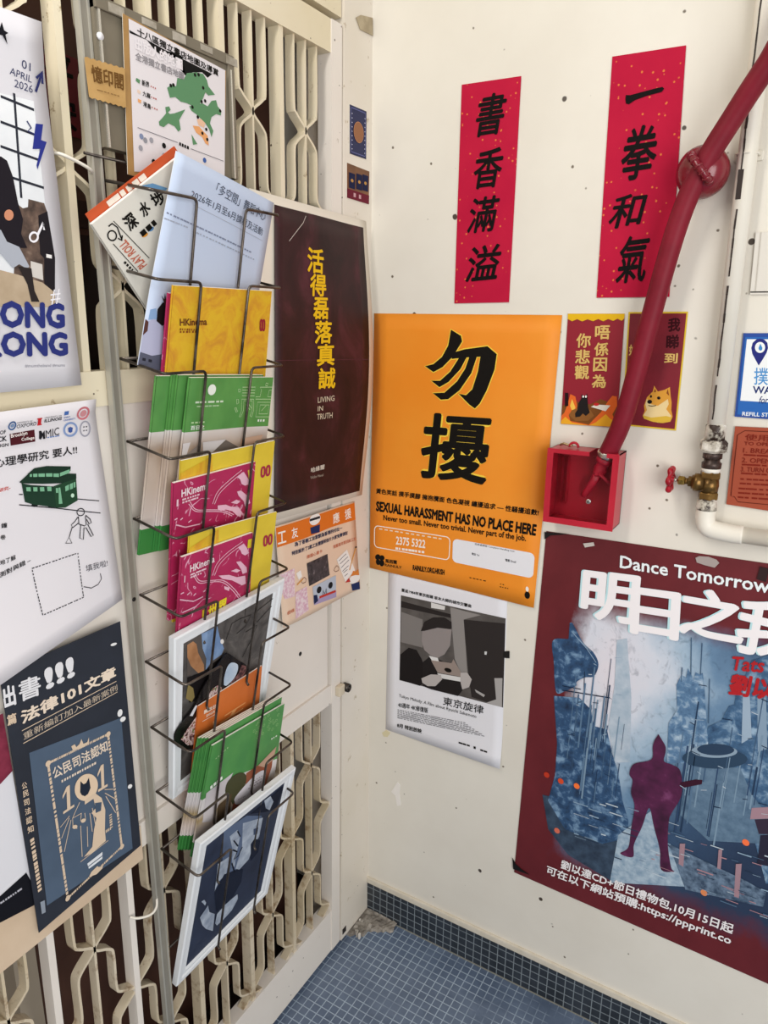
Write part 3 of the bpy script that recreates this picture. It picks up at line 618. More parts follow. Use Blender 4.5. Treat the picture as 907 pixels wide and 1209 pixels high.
p.poly([(0.378,0.110),(0.535,0.094),(0.803,0.120),(0.912,0.110),(0.878,0.074),(0.725,0.055),(0.571,0.060),(0.408,0.080)], '#d9b23e', 4)
p.ell((0.448,0.213), (0.533,0.216), (0.443,0.248), '#191414', 5).ell((0.488,0.267), (0.524,0.269), (0.484,0.291), '#191414', 5).ell((0.616,0.257), (0.675,0.259), (0.612,0.283), '#191414', 5)
p.line([(0.469,0.199),(0.533,0.195),(0.607,0.204)], .0014, '#191414', 5); p.poly([(0.559,0.346),(0.592,0.325),(0.552,0.317)], '#8a4a22', 4); p.poly([(0.788,0.353),(0.823,0.296),(0.772,0.316)], '#8a4a22', 4)
p.build('dog_picture', r)

# ------------------------------------------------------------------ signs right of the pipe
sh = Sheet([(0.7630,-0.0030,1.6480),(0.8800,-0.0030,1.6500),(0.8830,-0.0030,1.5030),(0.7670,-0.0030,1.5040)], t=.002); r = poster('water_sign', 'blue bordered white refill sign with a map pin, right of the pipe', 'sign', sh, '#20489a', back='#20489a')
p = Print(sh); a0, b0, c0 = (0.038,0.103), (0.795,0.115), (0.023,0.980)
p.quad((.03, .955), (.97, .955), (.97, .03), (.03, .03), '#2f67b4', 1); p.quad((.055, .93), (.945, .93), (.945, .20), (.055, .20), '#eef1f2', 2); p.build('white_field', r)
p = Print(sh); p.poly([(0.126,0.829),(0.137,0.888),(0.180,0.928),(0.228,0.937),(0.282,0.928),(0.330,0.890),(0.347,0.832),(0.333,0.774),(0.298,0.705),(0.250,0.625),(0.191,0.703),(0.148,0.761)], '#2a2f7a', 3).ell((0.182,0.771), (0.315,0.773), (0.166,0.898), '#eef1f2', 4)
p.poly([(0.240,0.879),(0.272,0.831),(0.269,0.806),(0.250,0.798),(0.229,0.809),(0.222,0.830)], '#3d86c6', 5); p.build('pin_icon', r)
p = Print(sh); p.text('撲水', (0.214,0.398), (0.598,0.402), (0.193,0.600), '#4d93cf', .01, 3); p.text('WATER', (0.212,0.294), (0.708,0.301), (0.205,0.382), '#20336f', .03, 3); p.text('for FREE', (0.310,0.180), (0.676,0.190), (0.303,0.266), '#20336f', .01, 3, .3)
p.text('REFILL STATION', (0.101,0.019), (0.720,0.031), (0.102,0.068), '#e9eef4', .025, 3); p.build('lettering', r)
sh = Sheet([(0.7700,-0.0040,1.4870),(0.9500,-0.0040,1.4920),(0.9500,-0.0040,1.3380),(0.7730,-0.0040,1.3440)], t=.0025); r = poster('instruction_plate', 'brown engraved instruction plate beside the brass valve', 'sign', sh, '#a2492f', back='#7a3522')
p = Print(sh)
p.line([(0.034,0.118),(0.030,0.897),(0.092,0.954),(0.796,0.960),(0.900,0.113),(0.105,0.056),(0.068,0.114),(0.034,0.118)], .0012, '#5a1f16')
RD = '#7c2417'
p.text('使用消防喉轆', (0.102,0.834), (0.769,0.849), (0.098,0.915), RD, .01); p.text('TO OPERATE HOSE REEL', (0.098,0.777), (0.789,0.798), (0.097,0.819), RD, .02)
for k, (a, b, c) in enumerate((((0.097,0.722), (0.629,0.743), '1. BREAK GLASS'), ((0.095,0.600), (0.586,0.624), '2. OPEN VALVE'), ((0.096,0.485), (0.626,0.519), '3. TURN ON WATER'))):
    p.text(c, (a[0], a[1]-.04), (b[0], b[1]-.04), (a[0], a[1]+.02), RD, .01)
for a, b in (((0.107,0.656), (0.747,0.682)), ((0.102,0.533), (0.760,0.576)), ((0.104,0.423), (0.772,0.469)), ((0.103,0.350), (0.724,0.403)), ((0.103,0.294), (0.786,0.355)), ((0.099,0.229), (0.779,0.295)), ((0.098,0.172), (0.786,0.241)), ((0.100,0.116), (0.792,0.187))): p.dashes(a, b, 11, .0028, RD, 2, .9)
p.build('engraved_lettering', r)
sh = Sheet([(0.7610,-0.0040,1.8110),(0.9600,-0.0040,1.8150),(0.9600,-0.0040,1.7120),(0.7650,-0.0040,1.7120)], t=.003); r = poster('hose_sign', 'white sign with red lettering at the right edge, above the refill sign', 'sign', sh, '#ddd8cf', back='#c9c3b8')
p = Print(sh); p.line([(.0, .04), (1, .04)], .002, '#3a3632', 1); p.line([(.04, .05), (.04, 1)], .0015, '#c4beb3', 1)
p.text('消防喉轆', (.27, .6), (.95, .6), (.27, .88), '#b3242e', .02, 2); p.text('HOSE REEL', (.22, .24), (.98, .24), (.22, .44), '#b3242e', .03, 2); p.build('lettering', r)

# ------------------------------------------------------------------ water pipe, valve and wall hose
PY = -.024
def wx(x, z): return (x, PY, z)
mpipe = wall_mat('pipe_paint', '#e6e0d2', '#f0ebe0', '#4a4038')
P0, P1 = (0.7388,1.6666), (0.7409,1.4920)
dz = (P0[1]-P1[1]); sl = (P0[0]-P1[0]) / dz
def ax(z): return (P1[0] + sl*(z - P1[1]), PY, z)
pv = thing('water_pipe', 'cream painted water pipe running down the wall and turning right below a brass valve', 'pipe', ax(1.30))
def Z(y): return (0.7298,1.4890)[1] + ((0.7450,1.3598)[1] - (0.7298,1.4890)[1]) * (y - 190) / 510
MB().tube([ax(2.95), ax(2.2), ax(Z(185))], .0148, mpipe, 16).build('riser', pv)
ck = MB(); pts = [(0.7543,1.9275),(0.7598,1.8963),(0.7586,1.8589),(0.7603,1.8377),(0.7631,1.7797),(0.7637,1.7226),(0.7650,1.6708),(0.7639,1.6457)]
for k in range(46):                                                    # cracked paint seam down the riser
    z = 1.50 + k*.015; wdt = .0011 + .0016*abs(noise.noise(Vector((k*.4, 2, 0)))) + (.003 if 22 < k < 27 else 0)
    if noise.noise(Vector((k*.9, 8, 0))) < -.42: continue
    a = ax(z); x = a[0] - .0055 + .001*noise.noise(Vector((k*.5, 0, 0))); y = PY - math.sqrt(.0148**2 - .0055**2) - .0004
    b = ax(z + .0152); xb = b[0] - .0055 + .001*noise.noise(Vector(((k+1)*.5, 0, 0)))
    ck.add([(x-wdt, y, z), (x+wdt, y-.0004, z), (xb+wdt, y-.0004, z+.0152), (xb-wdt, y, z+.0152)], [[0, 1, 2, 3]], M('#2d211d'))
ck.build('paint_crack', pv)
mw = noisy('chipped_white', [(.42, '#3a2c26'), (.5, '#bfb8aa'), (.66, '#ece7dd')], 45, rough=.4)
mk = noisy('dirty_fitting', [(.35, '#2e2523'), (.6, '#57463f'), (.75, '#b5aca0')], 70, rough=.35, metal=.3)
D = (0, 0, -1)
def seg(y0, y1, prof, m, n, name, label=None, sub=None):
    z0, z1 = Z(y0), Z(y1); a = Vector(ax(z0)); b = Vector(ax(z1)); L = (b - a).length
    o = MB().lathe(a, b - a, [(t*L, r) for t, r in prof], m, n, smooth=n > 8).build(name, sub or pv)
    if label: o['label'] = label
    return o
seg(183, 292, [(0, .015), (.08, .0168), (1, .0168)], mw, 20, 'collar')
seg(290, 382, [(0, .0205), (.18, .0245), (.8, .0245), (1, .020)], mw, 6, 'union_nut', 'chipped hexagonal union nut')
seg(378, 424, [(0, .0165), (1, .0165)], mk, 18, 'ring'); seg(420, 495, [(0, .0135), (.35, .0135), (.5, .017), (1, .0165)], mk, 18, 'ring', 'dark dirty ring')
seg(494, 524, [(0, .016), (1, .016)], M('#ece8df'), 18, 'seal_tape')
MB().tube(catmull([ax(Z(790)), ax(Z(870)), (ax(Z(930))[0] + .008, PY, Z(930) - .001), (ax(Z(950))[0] + .04, PY, Z(952)), (ax(Z(950))[0] + .065, PY, Z(952))], 8), .0168, mpipe, 18).build('elbow', pv)
ez = Z(952); MB().tube([(ax(ez)[0] + .055, PY, ez), (2.2, PY, ez - .004)], .0148, mpipe, 16).build('branch', pv)
seg(715, 800, [(0, .0155), (.2, .0155), (.25, .0172), (.7, .0172), (.75, .0178), (1, .0178)], mw, 18, 'collar')
for z in (2.35, 1.93): MB().box((ax(z)[0]-.022, -.006, z-.008), (ax(z)[0]+.022, -.0005, z+.008), mpipe, .002).tube([(ax(z)[0]-.0155, -.004, z), (ax(z)[0]-.0155, PY-.004, z), (ax(z)[0], PY-.0165, z), (ax(z)[0]+.0155, PY-.004, z), (ax(z)[0]+.0155, -.004, z)], .002, mpipe, 6).build('pipe_clip', pv)
mbr = noisy('old_brass', [(.35, '#5d4526'), (.6, '#8a6a3a'), (.75, '#b08d55')], 40, rough=.3, metal=.75)
mbg = noisy('bright_brass', [(.35, '#8a6a30'), (.6, '#b8934a')], 40, rough=.25, metal=.85)
vv = thing('gate_valve', 'brass stop valve with a small red handwheel, fitted in the cream water pipe', 'valve', ax(Z(720)))
seg(520, 572, [(0, .0165), (.15, .0178), (.85, .0178), (1, .0165)], mbr, 6, 'hex_collar', None, vv); seg(668, 722, [(0, .0165), (.15, .0178), (.85, .0178), (1, .0165)], mbr, 6, 'hex_collar', None, vv)
seg(568, 672, [(0, .0155), (.5, .0168), (1, .0155)], mbr, 20, 'valve_body', None, vv)
hz = Z(606); hx = ax(hz)[0]; L = (-1, 0, 0); hy = PY - .004
MB().lathe((hx - .008, hy, hz), L, [(0, .014), (.008, .0155), (.010, .0165), (.017, .0165), (.018, .013), (.021, .013), (.021, .011)], mbr, 24).build('bonnet', vv)
MB().lathe((hx - .029, hy, hz), L, [(0, .0105), (.006, .0105)], mbr, 6, smooth=False).lathe((hx - .035, hy, hz), L, [(0, .006), (.006, .006)], mbr, 16).build('bonnet_nut', vv)
MB().lathe((hx - .041, hy, hz), L, [(0, .008), (.002, .009), (.010, .009), (.012, .0065)], mbg, 6, smooth=False).build('gland_nut', vv)
MB().lathe((hx - .052, hy, hz), L, [(0, .0028), (.016, .0028)], M('#b9b2a6', .25, .8), 12).build('stem', vv)
hw = MB(); wxx = hx - .066; mred = noisy('red_enamel', [(.35, '#8e1220'), (.6, '#b01c2c')], 60, rough=.3)
n = 48; ring = []
for k in range(n):
    a = 2*math.pi*k/n; rr = .0195 + .0016*math.cos(6*a); ring.append((wxx, hy + rr*math.cos(a), hz + rr*math.sin(a)))
hw.tube(ring, [.0046 + .0012*math.cos(6*2*math.pi*k/n) for k in range(n)], mred, 10, closed=True)
hw.lathe((wxx + .006, hy, hz), L, [(0, .006), (.012, .0065)], mred, 16)
for k in range(4):
    a = math.pi/4 + k*math.pi/2; hw.tube([(wxx, hy, hz), (wxx, hy + .019*math.cos(a), hz + .019*math.sin(a))], .003, mred, 8)
o = hw.build('handwheel', vv); o['label'] = 'red scalloped handwheel'

# nozzle box: an open-faced red steel box with a clear pane
mr = noisy('red_box_paint', [(.3, '#ad1c30'), (.7, '#c22438')], 10, rough=.32); mrd = noisy('red_box_inside', [(.3, '#9a1528'), (.7, '#b41c30')], 10, rough=.5)
BD = .062; x0, z1 = (0.4499,1.4243); x1 = (0.5845,1.4324)[0]; z0 = (0.4538,1.2790)[1] - .001
x0 = (x0 + (0.4538,1.2790)[0]) / 2; x1 = (x1 + (0.5888,1.2808)[0]) / 2
nb = thing('nozzle_box', 'red steel hose nozzle box with a clear front on the wall, left of the valve', 'box', ((x0+x1)/2, 0, z0))
tk = .0018; e = .0015
b = MB().box((x0, -BD, z0), (x0+tk, -.001, z1), mr).box((x1-tk, -BD, z0), (x1, -.001, z1), mr).box((x0, -BD, z0), (x1, -.001, z0+tk), mr)
b.box((x0, -BD, z1-tk), (x0+.078, -.001, z1), mr).box((x1-.022, -BD, z1-tk), (x1, -.001, z1), mr).box((x0, -.004, z0), (x1, -.001, z1), mrd).build('body', nb)
fr = MB(); fw = .0105
fr.box((x0-e, -BD-.002, z0-e), (x0+fw, -BD, z1+e), mr).box((x1-fw, -BD-.002, z0-e), (x1+e, -BD, z1+e), mr).box((x0+fw, -BD-.002, z0-e), (x1-fw, -BD, z0+fw), mr).box((x0+fw, -BD-.002, z1-.007), (x0+.08, -BD, z1+e), mr).box((x1-.022, -BD-.002, z1-.007), (x1-fw, -BD, z1+e), mr)
dr = fr.build('front_frame', nb)
gl = bpy.data.materials.new('clear_pane'); gl.use_nodes = True; g_ = gl.node_tree.nodes['Principled BSDF']; g_.inputs['Transmission Weight'].default_value = 1; g_.inputs['Roughness'].default_value = .03; g_.inputs['IOR'].default_value = 1.12; g_.inputs['Base Color'].default_value = (.96, .9, .9, 1)
MB().box((x0+fw-.002, -BD+.0005, z0+fw-.002), (x1-fw+.002, -BD+.002, z1-.006), gl).build('clear_pane', dr)
kx, kz = (0.5377,1.3294)
MB().lathe((kx, -BD+.001, kz), (0, -1, 0), [(0, .0048), (.003, .0048), (.0035, .004)], M('#d8d6d0', .2, .9), 20).lathe((kx, -BD-.0024, kz), (0, -1, 0), [(0, .0025), (.0015, .0022)], M('#6d6a66', .3, .8), 12).build('lock', dr)
MB().tube([(x0+.012, -.03, z1+.004), (x0+.02, -.032, z1+.008), (x0+.03, -.03, z1+.005), (x0+.038, -.03, z1+.005)], .0022, M('#a38f6a', .3, .7), 8).build('padlock_chain', nb)
MB().tube([(x0+.040 + .009*math.cos(a*math.pi/8), -.03, z1+.002 + .009*math.sin(a*math.pi/8)) for a in range(0, 9)], .0026, mr, 8).build('hasp', nb)
for k in range(3): MB().box((x0+.016+.011*k, -.02, z0+.03), (x0+.0165+.011*k, -.004, z1-.02), mrd).build('inner_fold', nb) if k < 2 else None

mh = noisy('hose_rubber', [(.35, '#741626'), (.7, '#861c2e')], 14, rough=.5, spec=.2)
HR = .0175
HP = [(1.34, -.075, 2.94), (1.25, -.10, 2.66), (1.02, -.11, 2.36)] + [(p[0], y, p[1]) for p, y in (((0.8024,2.1095), -.10), ((0.7517,2.0368), -.085), ((0.7148,1.9802), -.07), ((0.6728,1.9065), -.06), ((0.6458,1.8282), -.055), ((0.6195,1.6941), -.05), ((0.5972,1.5610), -.046), ((0.5814,1.4823), -.043), ((0.5564,1.4132), -.034))]
ho = thing('fire_hose', 'dark red rubber hose hanging from upper right down into the nozzle box', 'hose', HP[-1])
hp = catmull(HP, 10)
MB().tube(hp, HR, mh, 20).build('hose_tube', ho)
hd = (hp[-1] - hp[-4]).normalized(); ht = hp[-1]
mst = M('#cfcac2', .25, .9)
o = MB().lathe(ht - hd*.010, hd, [(0, HR+.0005), (0.001, HR+.0016), (.008, HR+.0016), (.009, HR+.0005)], mst, 24).box(tuple(ht - hd*.006 + Vector((-.004, -HR-.006, -.004))), tuple(ht - hd*.006 + Vector((.006, -HR+.001, .005))), mst, .001).build('hose_clamp', ho); o['label'] = 'bright steel hose clamp'
mnz = M('#b02036', .3)
nz = MB().lathe(ht, hd, [(0, .015), (.006, .0165), (.010, .0165), (.011, .012), (.020, .012), (.026, .0135), (.034, .012), (.040, .009)], mnz, 22)
nz.tube([ht + hd*.036, ht + hd*.042 + Vector((-.006, -.0, -.012)), ht + hd*.045 + Vector((-.018, .003, -.032)), ht + hd*.045 + Vector((-.024, .004, -.042))], [.009, .0085, .007, .006], mnz, 14)
nzo = nz.build('nozzle', ho)
bx = ht + hd*.034; MB().tube([bx + Vector((.002, -.010, .002)), bx + Vector((.012, -.013, -.006)), bx + Vector((.030, -.012, -.020))], .0032, mnz, 10).box(tuple(bx + Vector((-.004, -.012, -.004))), tuple(bx + Vector((.004, -.006, .004))), mnz, .001).build('lever', nzo)

gp = Vector(HP[6]); hgd = (Vector(HP[7]) - Vector(HP[5])).normalized()
hg = thing('hose_guide', 'round glossy red hose holder on the wall gripping the hose with a ribbed strap', 'hose guide', (gp.x, 0, gp.z))
gc = Vector((gp.x - .001, -.034, gp.z))
mgl = noisy('glossy_red', [(.35, '#741222'), (.7, '#88192b')], 14, rough=.22, spec=.6)
MB().lathe((gc.x, -.001, gc.z), (0, -1, 0), [(0, .032), (.014, .038), (.028, .0415), (.040, .0415), (.050, .039), (.058, .034), (.065, .027), (.070, .017), (.072, .003)], mgl, 40).build('guide_body', hg)
rb = MB(); ac = Vector(( .62, 0, -.78)).normalized(); pts = []
for k in range(15):
    t = -1 + 2*k/14; a = t*1.35; pts.append(Vector((gp.x, gp.y, gp.z)) + ac*(.028*math.sin(a)) + Vector((0, -1, 0))*(.001 + .027*math.cos(a)))
rb.tube(pts, .0058, mgl, 10)
for q in pts[1:14:2]:
    i = pts.index(q); tdir = (pts[i+1] - pts[i-1]).normalized(); rb.lathe(q - tdir*.0018, tdir, [(0, .0062), (.0008, .0076), (.0028, .0076), (.0036, .0062)], mgl, 14)
rb.build('ribbed_strap', hg)

# ------------------------------------------------------------------ papers on the gate and its post
sh = Sheet([(0.0020,-0.0866,2.0817),(0.0020,-0.0230,2.0829),(0.0020,-0.0238,1.9917),(0.0020,-0.0869,1.9913)]); r = poster('sticker', 'dark blue bordered sticker with an orange oval on the gate post', 'sticker', sh, '#23274f')
p = Print(sh, .0004); p.rline((.07, .05), (.93, .05), (.07, .95), .05, .05, .0015, '#6c6fa0', 1); p.ell((.22, .29), (.8, .29), (.22, .71), '#9a6a4c', 2); p.ring((.22, .29), (.8, .29), (.22, .71), .0012, '#c08a62', 3); p.build('oval_emblem', r)
p = Print(sh, .0004); 
for k in range(9):
    p.ell((.10, .1+.09*k), (.15, .1+.09*k), (.10, .125+.09*k), '#c9cbe0', 2, 6); p.ell((.86, .1+.09*k), (.91, .1+.09*k), (.86, .125+.09*k), '#c9cbe0', 2, 6)
p.build('border_dots', r)
sh = Sheet([(0.0020,-0.0970,1.9726),(0.0020,-0.0106,1.9703),(0.0020,-0.0130,1.9050),(0.0020,-0.0974,1.9067)]); r = poster('sticker', 'brown sticker with three small navy cards, below the blue one on the gate post', 'sticker', sh, noisy('brown_sticker', [(.3, '#6a4630'), (.7, '#8a5c3c')], 20))
p = Print(sh, .0004); p.quad((0, .27), (1, .27), (1, 0), (0, 0), '#6d2031', 1)
for u in (.08, .40, .68): p.quad((u, .74+u*.15), (u+.26, .74+u*.15), (u+.26, .30+u*.1), (u, .30+u*.1), '#1d2142', 2).ell((u+.07, .48+u*.1), (u+.19, .48+u*.1), (u+.07, .58+u*.1), '#b98a4c', 3, 12)
for u in (.28, .52): p.quad((u, .20), (u+.1, .20), (u+.1, .08), (u, .08), '#c79aa0', 2)
p.build('small_cards', r)
tb = [(.0005, y, z) for y, z in [(-0.0641,2.2404),(-0.0442,2.2517),(0.0168,2.2612),(0.0385,2.2647),(0.0419,2.2380),(0.0332,2.2324),(-0.0488,2.2248)]]
cx = (0.0170,2.2455)[0]
m = noisy('old_tape', [(.3, '#9a8a6e'), (.7, '#b8a98c')], 30, rough=.5)
tag(quadbox(MB(), .002, .0035, [(-0.0641,2.2404),(-0.0469,2.2502),(-0.0031,2.2589),(-0.0013,2.2274),(-0.0488,2.2242)], m).build('tape_strip'), 'old brown tape patch at the top of the gate post', 'tape')

S['backing'] = bk = Sheet([(0.0100,-0.4080,1.8780),(0.0100,-0.0360,1.8680),(0.0100,-0.0500,1.2700),(0.0100,-0.4000,1.2830)], lambda u, v: .024*(max(0, u)**2.2)*math.sin(math.pi*min(1, max(0, v)))**1.2)
r = poster('backing_sheet', 'plain white paper behind the dark poster, its edge showing all round', 'paper', bk, '#e6ddce', part='paper')
S['truth'] = sh = Sheet([(0.0120,-0.3450,1.8600),(0.0120,-0.0550,1.8530),(0.0120,-0.0680,1.2840),(0.0120,-0.3720,1.2980)], lambda u, v: .022*(max(0, u)**2.2)*math.sin(math.pi*min(1, max(0, v)))**1.2 + .0025 + .0012*math.sin(u*9+v*4))
mt = NT('dark_maroon_print', .5, 0, .3); f1 = mt.noise(4, 5, .6, 'UV', .6)
m_tr = mt.out(mt.ramp(f1, [(.3, '#241011'), (.52, '#36181b'), (.7, '#54262f')]))
r = poster('dark_poster', 'dark maroon poster with a column of gold characters on the gate beside the rack', 'poster', sh, m_tr, back='#1c0e0e')
p = Print(sh); GD = '#e6b91e'
p.col('活得磊落真誠', [((0.320,0.812), (0.493,0.811), (0.324,0.894)), ((0.348,0.734), (0.518,0.737), (0.352,0.809)), ((0.384,0.658), (0.543,0.661), (0.385,0.732)), ((0.400,0.575), (0.579,0.578), (0.403,0.654)), ((0.426,0.497), (0.605,0.501), (0.427,0.574)), ((0.442,0.416), (0.620,0.418), (0.443,0.491))], GD, .03)
p.build('gold_lettering', r)
p = Print(sh)
p.text('LIVING', (0.442,0.368), (0.615,0.372), (0.442,0.388), '#cdbfa6', .01); p.text('IN', (0.443,0.338), (0.498,0.339), (0.443,0.356), '#cdbfa6', .01); p.text('TRUTH', (0.437,0.307), (0.600,0.309), (0.437,0.328), '#cdbfa6', .01)
p.text('哈維爾', (0.381,0.116), (0.537,0.120), (0.380,0.135), '#d9d0c2', .02); p.text('Václav Havel', (0.375,0.094), (0.525,0.094), (0.375,0.104), '#b3a99b', .0)
p.build('small_lettering', r)
p = Print(sh); a = [(-0.094,0.518),(0.434,0.520),(1.177,0.522)]; p.line([a[0], a[1], (.99, a[2][1])], .0012, '#5a3238', 1); p.line([(0.141,0.900),(0.278,0.965),(0.306,0.989)], .0012, '#c9bfb6', 1); p.build('crease', r)

sh = Sheet([(0.0060,-0.3612,1.2679),(0.0060,-0.0747,1.2585),(0.0060,-0.0534,1.0378),(0.0060,-0.3458,1.0441)], lambda u, v: .008*max(0, .35-v)*u + .002*math.sin(u*6)); r = poster('event_leaflet', 'pale peach leaflet with an orange header band, below the dark poster on the gate', 'leaflet', sh, '#e9cdb4', back='#e9e2da')
p = Print(sh); p.poly([(0.003,0.986),(0.265,0.987),(0.659,0.987),(0.994,0.987),(0.996,0.800),(0.645,0.809),(0.292,0.799),(-0.022,0.801)], '#df7628', 1); p.build('header_band', r)
p = Print(sh)
p.col('工友應援', [((0.009,0.826), (0.098,0.824), (0.014,0.939)), ((0.159,0.836), (0.231,0.837), (0.161,0.940)), ((0.688,0.833), (0.779,0.837), (0.688,0.942)), ((0.856,0.832), (0.943,0.836), (0.852,0.943))], '#f6efe6', .02)
p.text('為了答謝工友默默為香港的付出一', (0.185,0.752), (0.809,0.739), (0.186,0.795), '#1f2b50', .03); p.text('特別設計了2款工友應援明信片大家免費領取', (0.147,0.676), (0.878,0.665), (0.148,0.719), '#1f2b50', .03)
p.text('應援心意卡', (0.314,0.588), (0.516,0.585), (0.314,0.625), '#c8765a', .02); p.text('鼓勵寫完寄回給工友', (0.671,0.574), (0.986,0.572), (0.671,0.612), '#c8765a', .02); p.text('領取地點', (0.050,0.111), (0.128,0.119), (0.051,0.148), '#c8765a', .02)
p.build('lettering', r)
p = Print(sh)
p.poly([(0.310,0.544),(0.584,0.548),(0.595,0.314),(0.319,0.303)], noisy('night_photo', [(.35, '#2a2629'), (.6, '#4d4549'), (.75, '#8a7f84')], 90), 2)
p.poly([(0.360,0.279),(0.678,0.280),(0.660,0.043),(0.360,0.084)], '#b9c3d2', 2); p.poly([(0.356,0.133),(0.418,0.133),(0.665,0.110),(0.660,0.043),(0.360,0.085)], '#a99cc0', 3); p.poly([(0.434,0.149),(0.658,0.124),(0.656,0.100),(0.432,0.124)], '#c23c34', 4)
p.ell((0.403,0.184), (0.465,0.179), (0.409,0.254), '#1b1a1f', 4); p.ell((0.560,0.170), (0.621,0.166), (0.565,0.239), '#1b1a1f', 4); p.poly([(0.361,0.189),(0.406,0.177),(0.413,0.108),(0.361,0.094)], '#1f2b50', 4); p.line([(0.481,0.146),(0.488,0.190),(0.505,0.143),(0.532,0.191),(0.531,0.138)], .003, '#3c4350', 4)
p.build('photographs', r)
p = Print(sh)
p.poly([(0.707,0.445),(0.854,0.507),(0.944,0.238),(0.800,0.158)], '#f2eeea', 2)
for k in range(6): p.line([(0.734,0.418), (0.840,0.463)] if k == 0 else {1: [(0.745,0.380),(0.860,0.422)], 2: [(0.758,0.332),(0.874,0.383)], 3: [(0.772,0.288),(0.861,0.322)], 4: [(0.784,0.267),(0.841,0.284)], 5: [(0.795,0.224),(0.841,0.238)]}[k], .0014, '#33333a', 3)
p.line([(0.977,0.491),(0.868,0.267)], .0035, '#d79a4a', 4); p.ell((0.965,0.484), (0.991,0.484), (0.967,0.503), '#3a2a22', 5)
p.ell((0.848,0.098), (0.999,0.088), (0.856,0.201), '#f2eeea', 3); p.poly([(0.877,0.101),(0.988,0.089),(0.987,-0.006),(0.883,0.022)], '#24305f', 4); p.poly([(0.799,0.150),(0.854,0.185),(0.868,0.133)], '#c23c34', 4); p.poly([(0.878,0.192),(0.917,0.241),(0.952,0.221),(0.989,0.236),(0.993,0.162),(0.940,0.183)], '#d9843c', 4)
p.ell((0.371,0.898), (0.516,0.893), (0.380,1.010), '#f2eeea', 3); p.poly([(0.380,0.884),(0.506,0.884),(0.496,0.807),(0.385,0.818)], '#24305f', 4); p.poly([(0.380,0.971),(0.513,0.969),(0.514,0.944),(0.378,0.948)], '#2a2a30', 4)
p.line([(0.676,0.365),(0.702,0.379),(0.728,0.346),(0.720,0.319),(0.681,0.317),(0.658,0.342),(0.676,0.365)], .0014, '#6a3a28', 3); p.line([(0.242,0.406),(0.268,0.417),(0.290,0.388),(0.282,0.363),(0.244,0.361),(0.231,0.383),(0.242,0.406)], .0014, '#6a3a28', 3)
p.poly([(0.177,0.489),(0.231,0.503),(0.240,0.435),(0.202,0.414)], '#f2eeea', 3); p.line([(0.177,0.372),(0.252,0.408)], .003, '#d79a4a', 4)
p.build('cartoon_figures', r)
p = Print(sh); mpk = noisy('pink_marks', [(.4, '#ead9dd'), (.6, '#d6a8bc')], 160); p.poly([(-0.014,0.539),(0.165,0.546),(0.147,0.269),(0.037,0.280),(-0.006,0.407)], mpk, 2); p.poly([(0.157,0.302),(0.290,0.315),(0.290,0.063),(0.135,0.037)], mpk, 2); p.build('pink_panels', r)

# the paper posters on the left leaf
S['apr'] = sh = Sheet([(0.0120,-1.0700,2.0050),(0.0120,-0.7839,2.0067),(0.0120,-0.7724,1.5718),(0.0120,-1.0750,1.5680)], lambda u, v: .012*max(0, v-.86)*max(0, u-.5)*8); r = poster('concert_poster', 'pale poster dated 01 April 2026 with big navy letters, top left on the gate', 'poster', sh, '#d5d4da')
p = Print(sh)
ph = (0.931,0.795); x1 = ph[0]; pb = (0.919,0.271)
p.poly([(.03, ph[1]-.02), ph, pb, (.03, pb[1]-.02)], noisy('pale_glass', [(.3, '#d9dde2'), (.7, '#eceff2')], 10), 1)
for a, b in (((0.767,0.720), (0.912,0.708)), ((0.753,0.658), (0.918,0.643)), ((0.782,0.784), (0.927,0.772)), ((0.772,0.584), (0.928,0.570))): p.line([a, b], .003, '#2b2e38', 2)
p.line([(0.844,0.801), (0.816,0.533)], .003, '#2b2e38', 2)
mbk = noisy('brick_photo', [(.35, '#3f322d'), (.6, '#6a564b'), (.75, '#8d7a6c')], 60); p.poly([(0.796,0.515),(0.817,0.506),(0.841,0.511),(0.848,0.533),(0.920,0.528),(0.931,0.501),(0.896,0.279),(0.722,0.276)], mbk, 2)
p.poly([(0.884,0.492),(0.930,0.507),(0.940,0.378),(0.917,0.274),(0.866,0.278),(0.887,0.376),(0.870,0.386)], '#211d22', 3)
p.poly([(0.821,0.365),(0.874,0.358),(0.869,0.313),(0.814,0.323)], '#cfcac4', 3); p.poly([(0.899,0.388),(0.925,0.386),(0.923,0.376),(0.897,0.378)], '#e8e6e4', 4)
p.poly([(0.453,0.327),(0.682,0.335),(0.751,0.326),(0.863,0.307),(0.919,0.279),(0.917,0.274),(0.912,0.238),(0.433,0.235)], noisy('floor_photo', [(.3, '#a8947a'), (.7, '#c0ad94')], 20), 3)
p.poly([(0.693,0.616),(0.747,0.632),(0.772,0.624),(0.789,0.585),(0.797,0.518),(0.810,0.476),(0.793,0.437),(0.812,0.400),(0.748,0.397),(0.708,0.416),(0.649,0.418)], '#1f1b22', 5)
p.poly([(0.651,0.428),(0.705,0.442),(0.725,0.412),(0.776,0.401),(0.811,0.350),(0.800,0.342),(0.766,0.354),(0.736,0.342),(0.691,0.378),(0.639,0.375)], '#a8adb8', 5); p.poly([(0.760,0.348),(0.819,0.345),(0.820,0.283),(0.837,0.252),(0.799,0.252),(0.791,0.300)], '#2c2626', 6); p.ell((0.725,0.467), (0.766,0.470), (0.731,0.496), '#c98a6c', 6)
p.build('photograph', r)
p = Print(sh); NV = '#2c3476'
p.text('HONG', (0.554,0.180), (0.945,0.174), (0.567,0.256), NV, .06, 7); p.text('KONG', (0.548,0.100), (0.944,0.092), (0.559,0.172), NV, .06, 7); p.build('headline', r)
p = Print(sh)
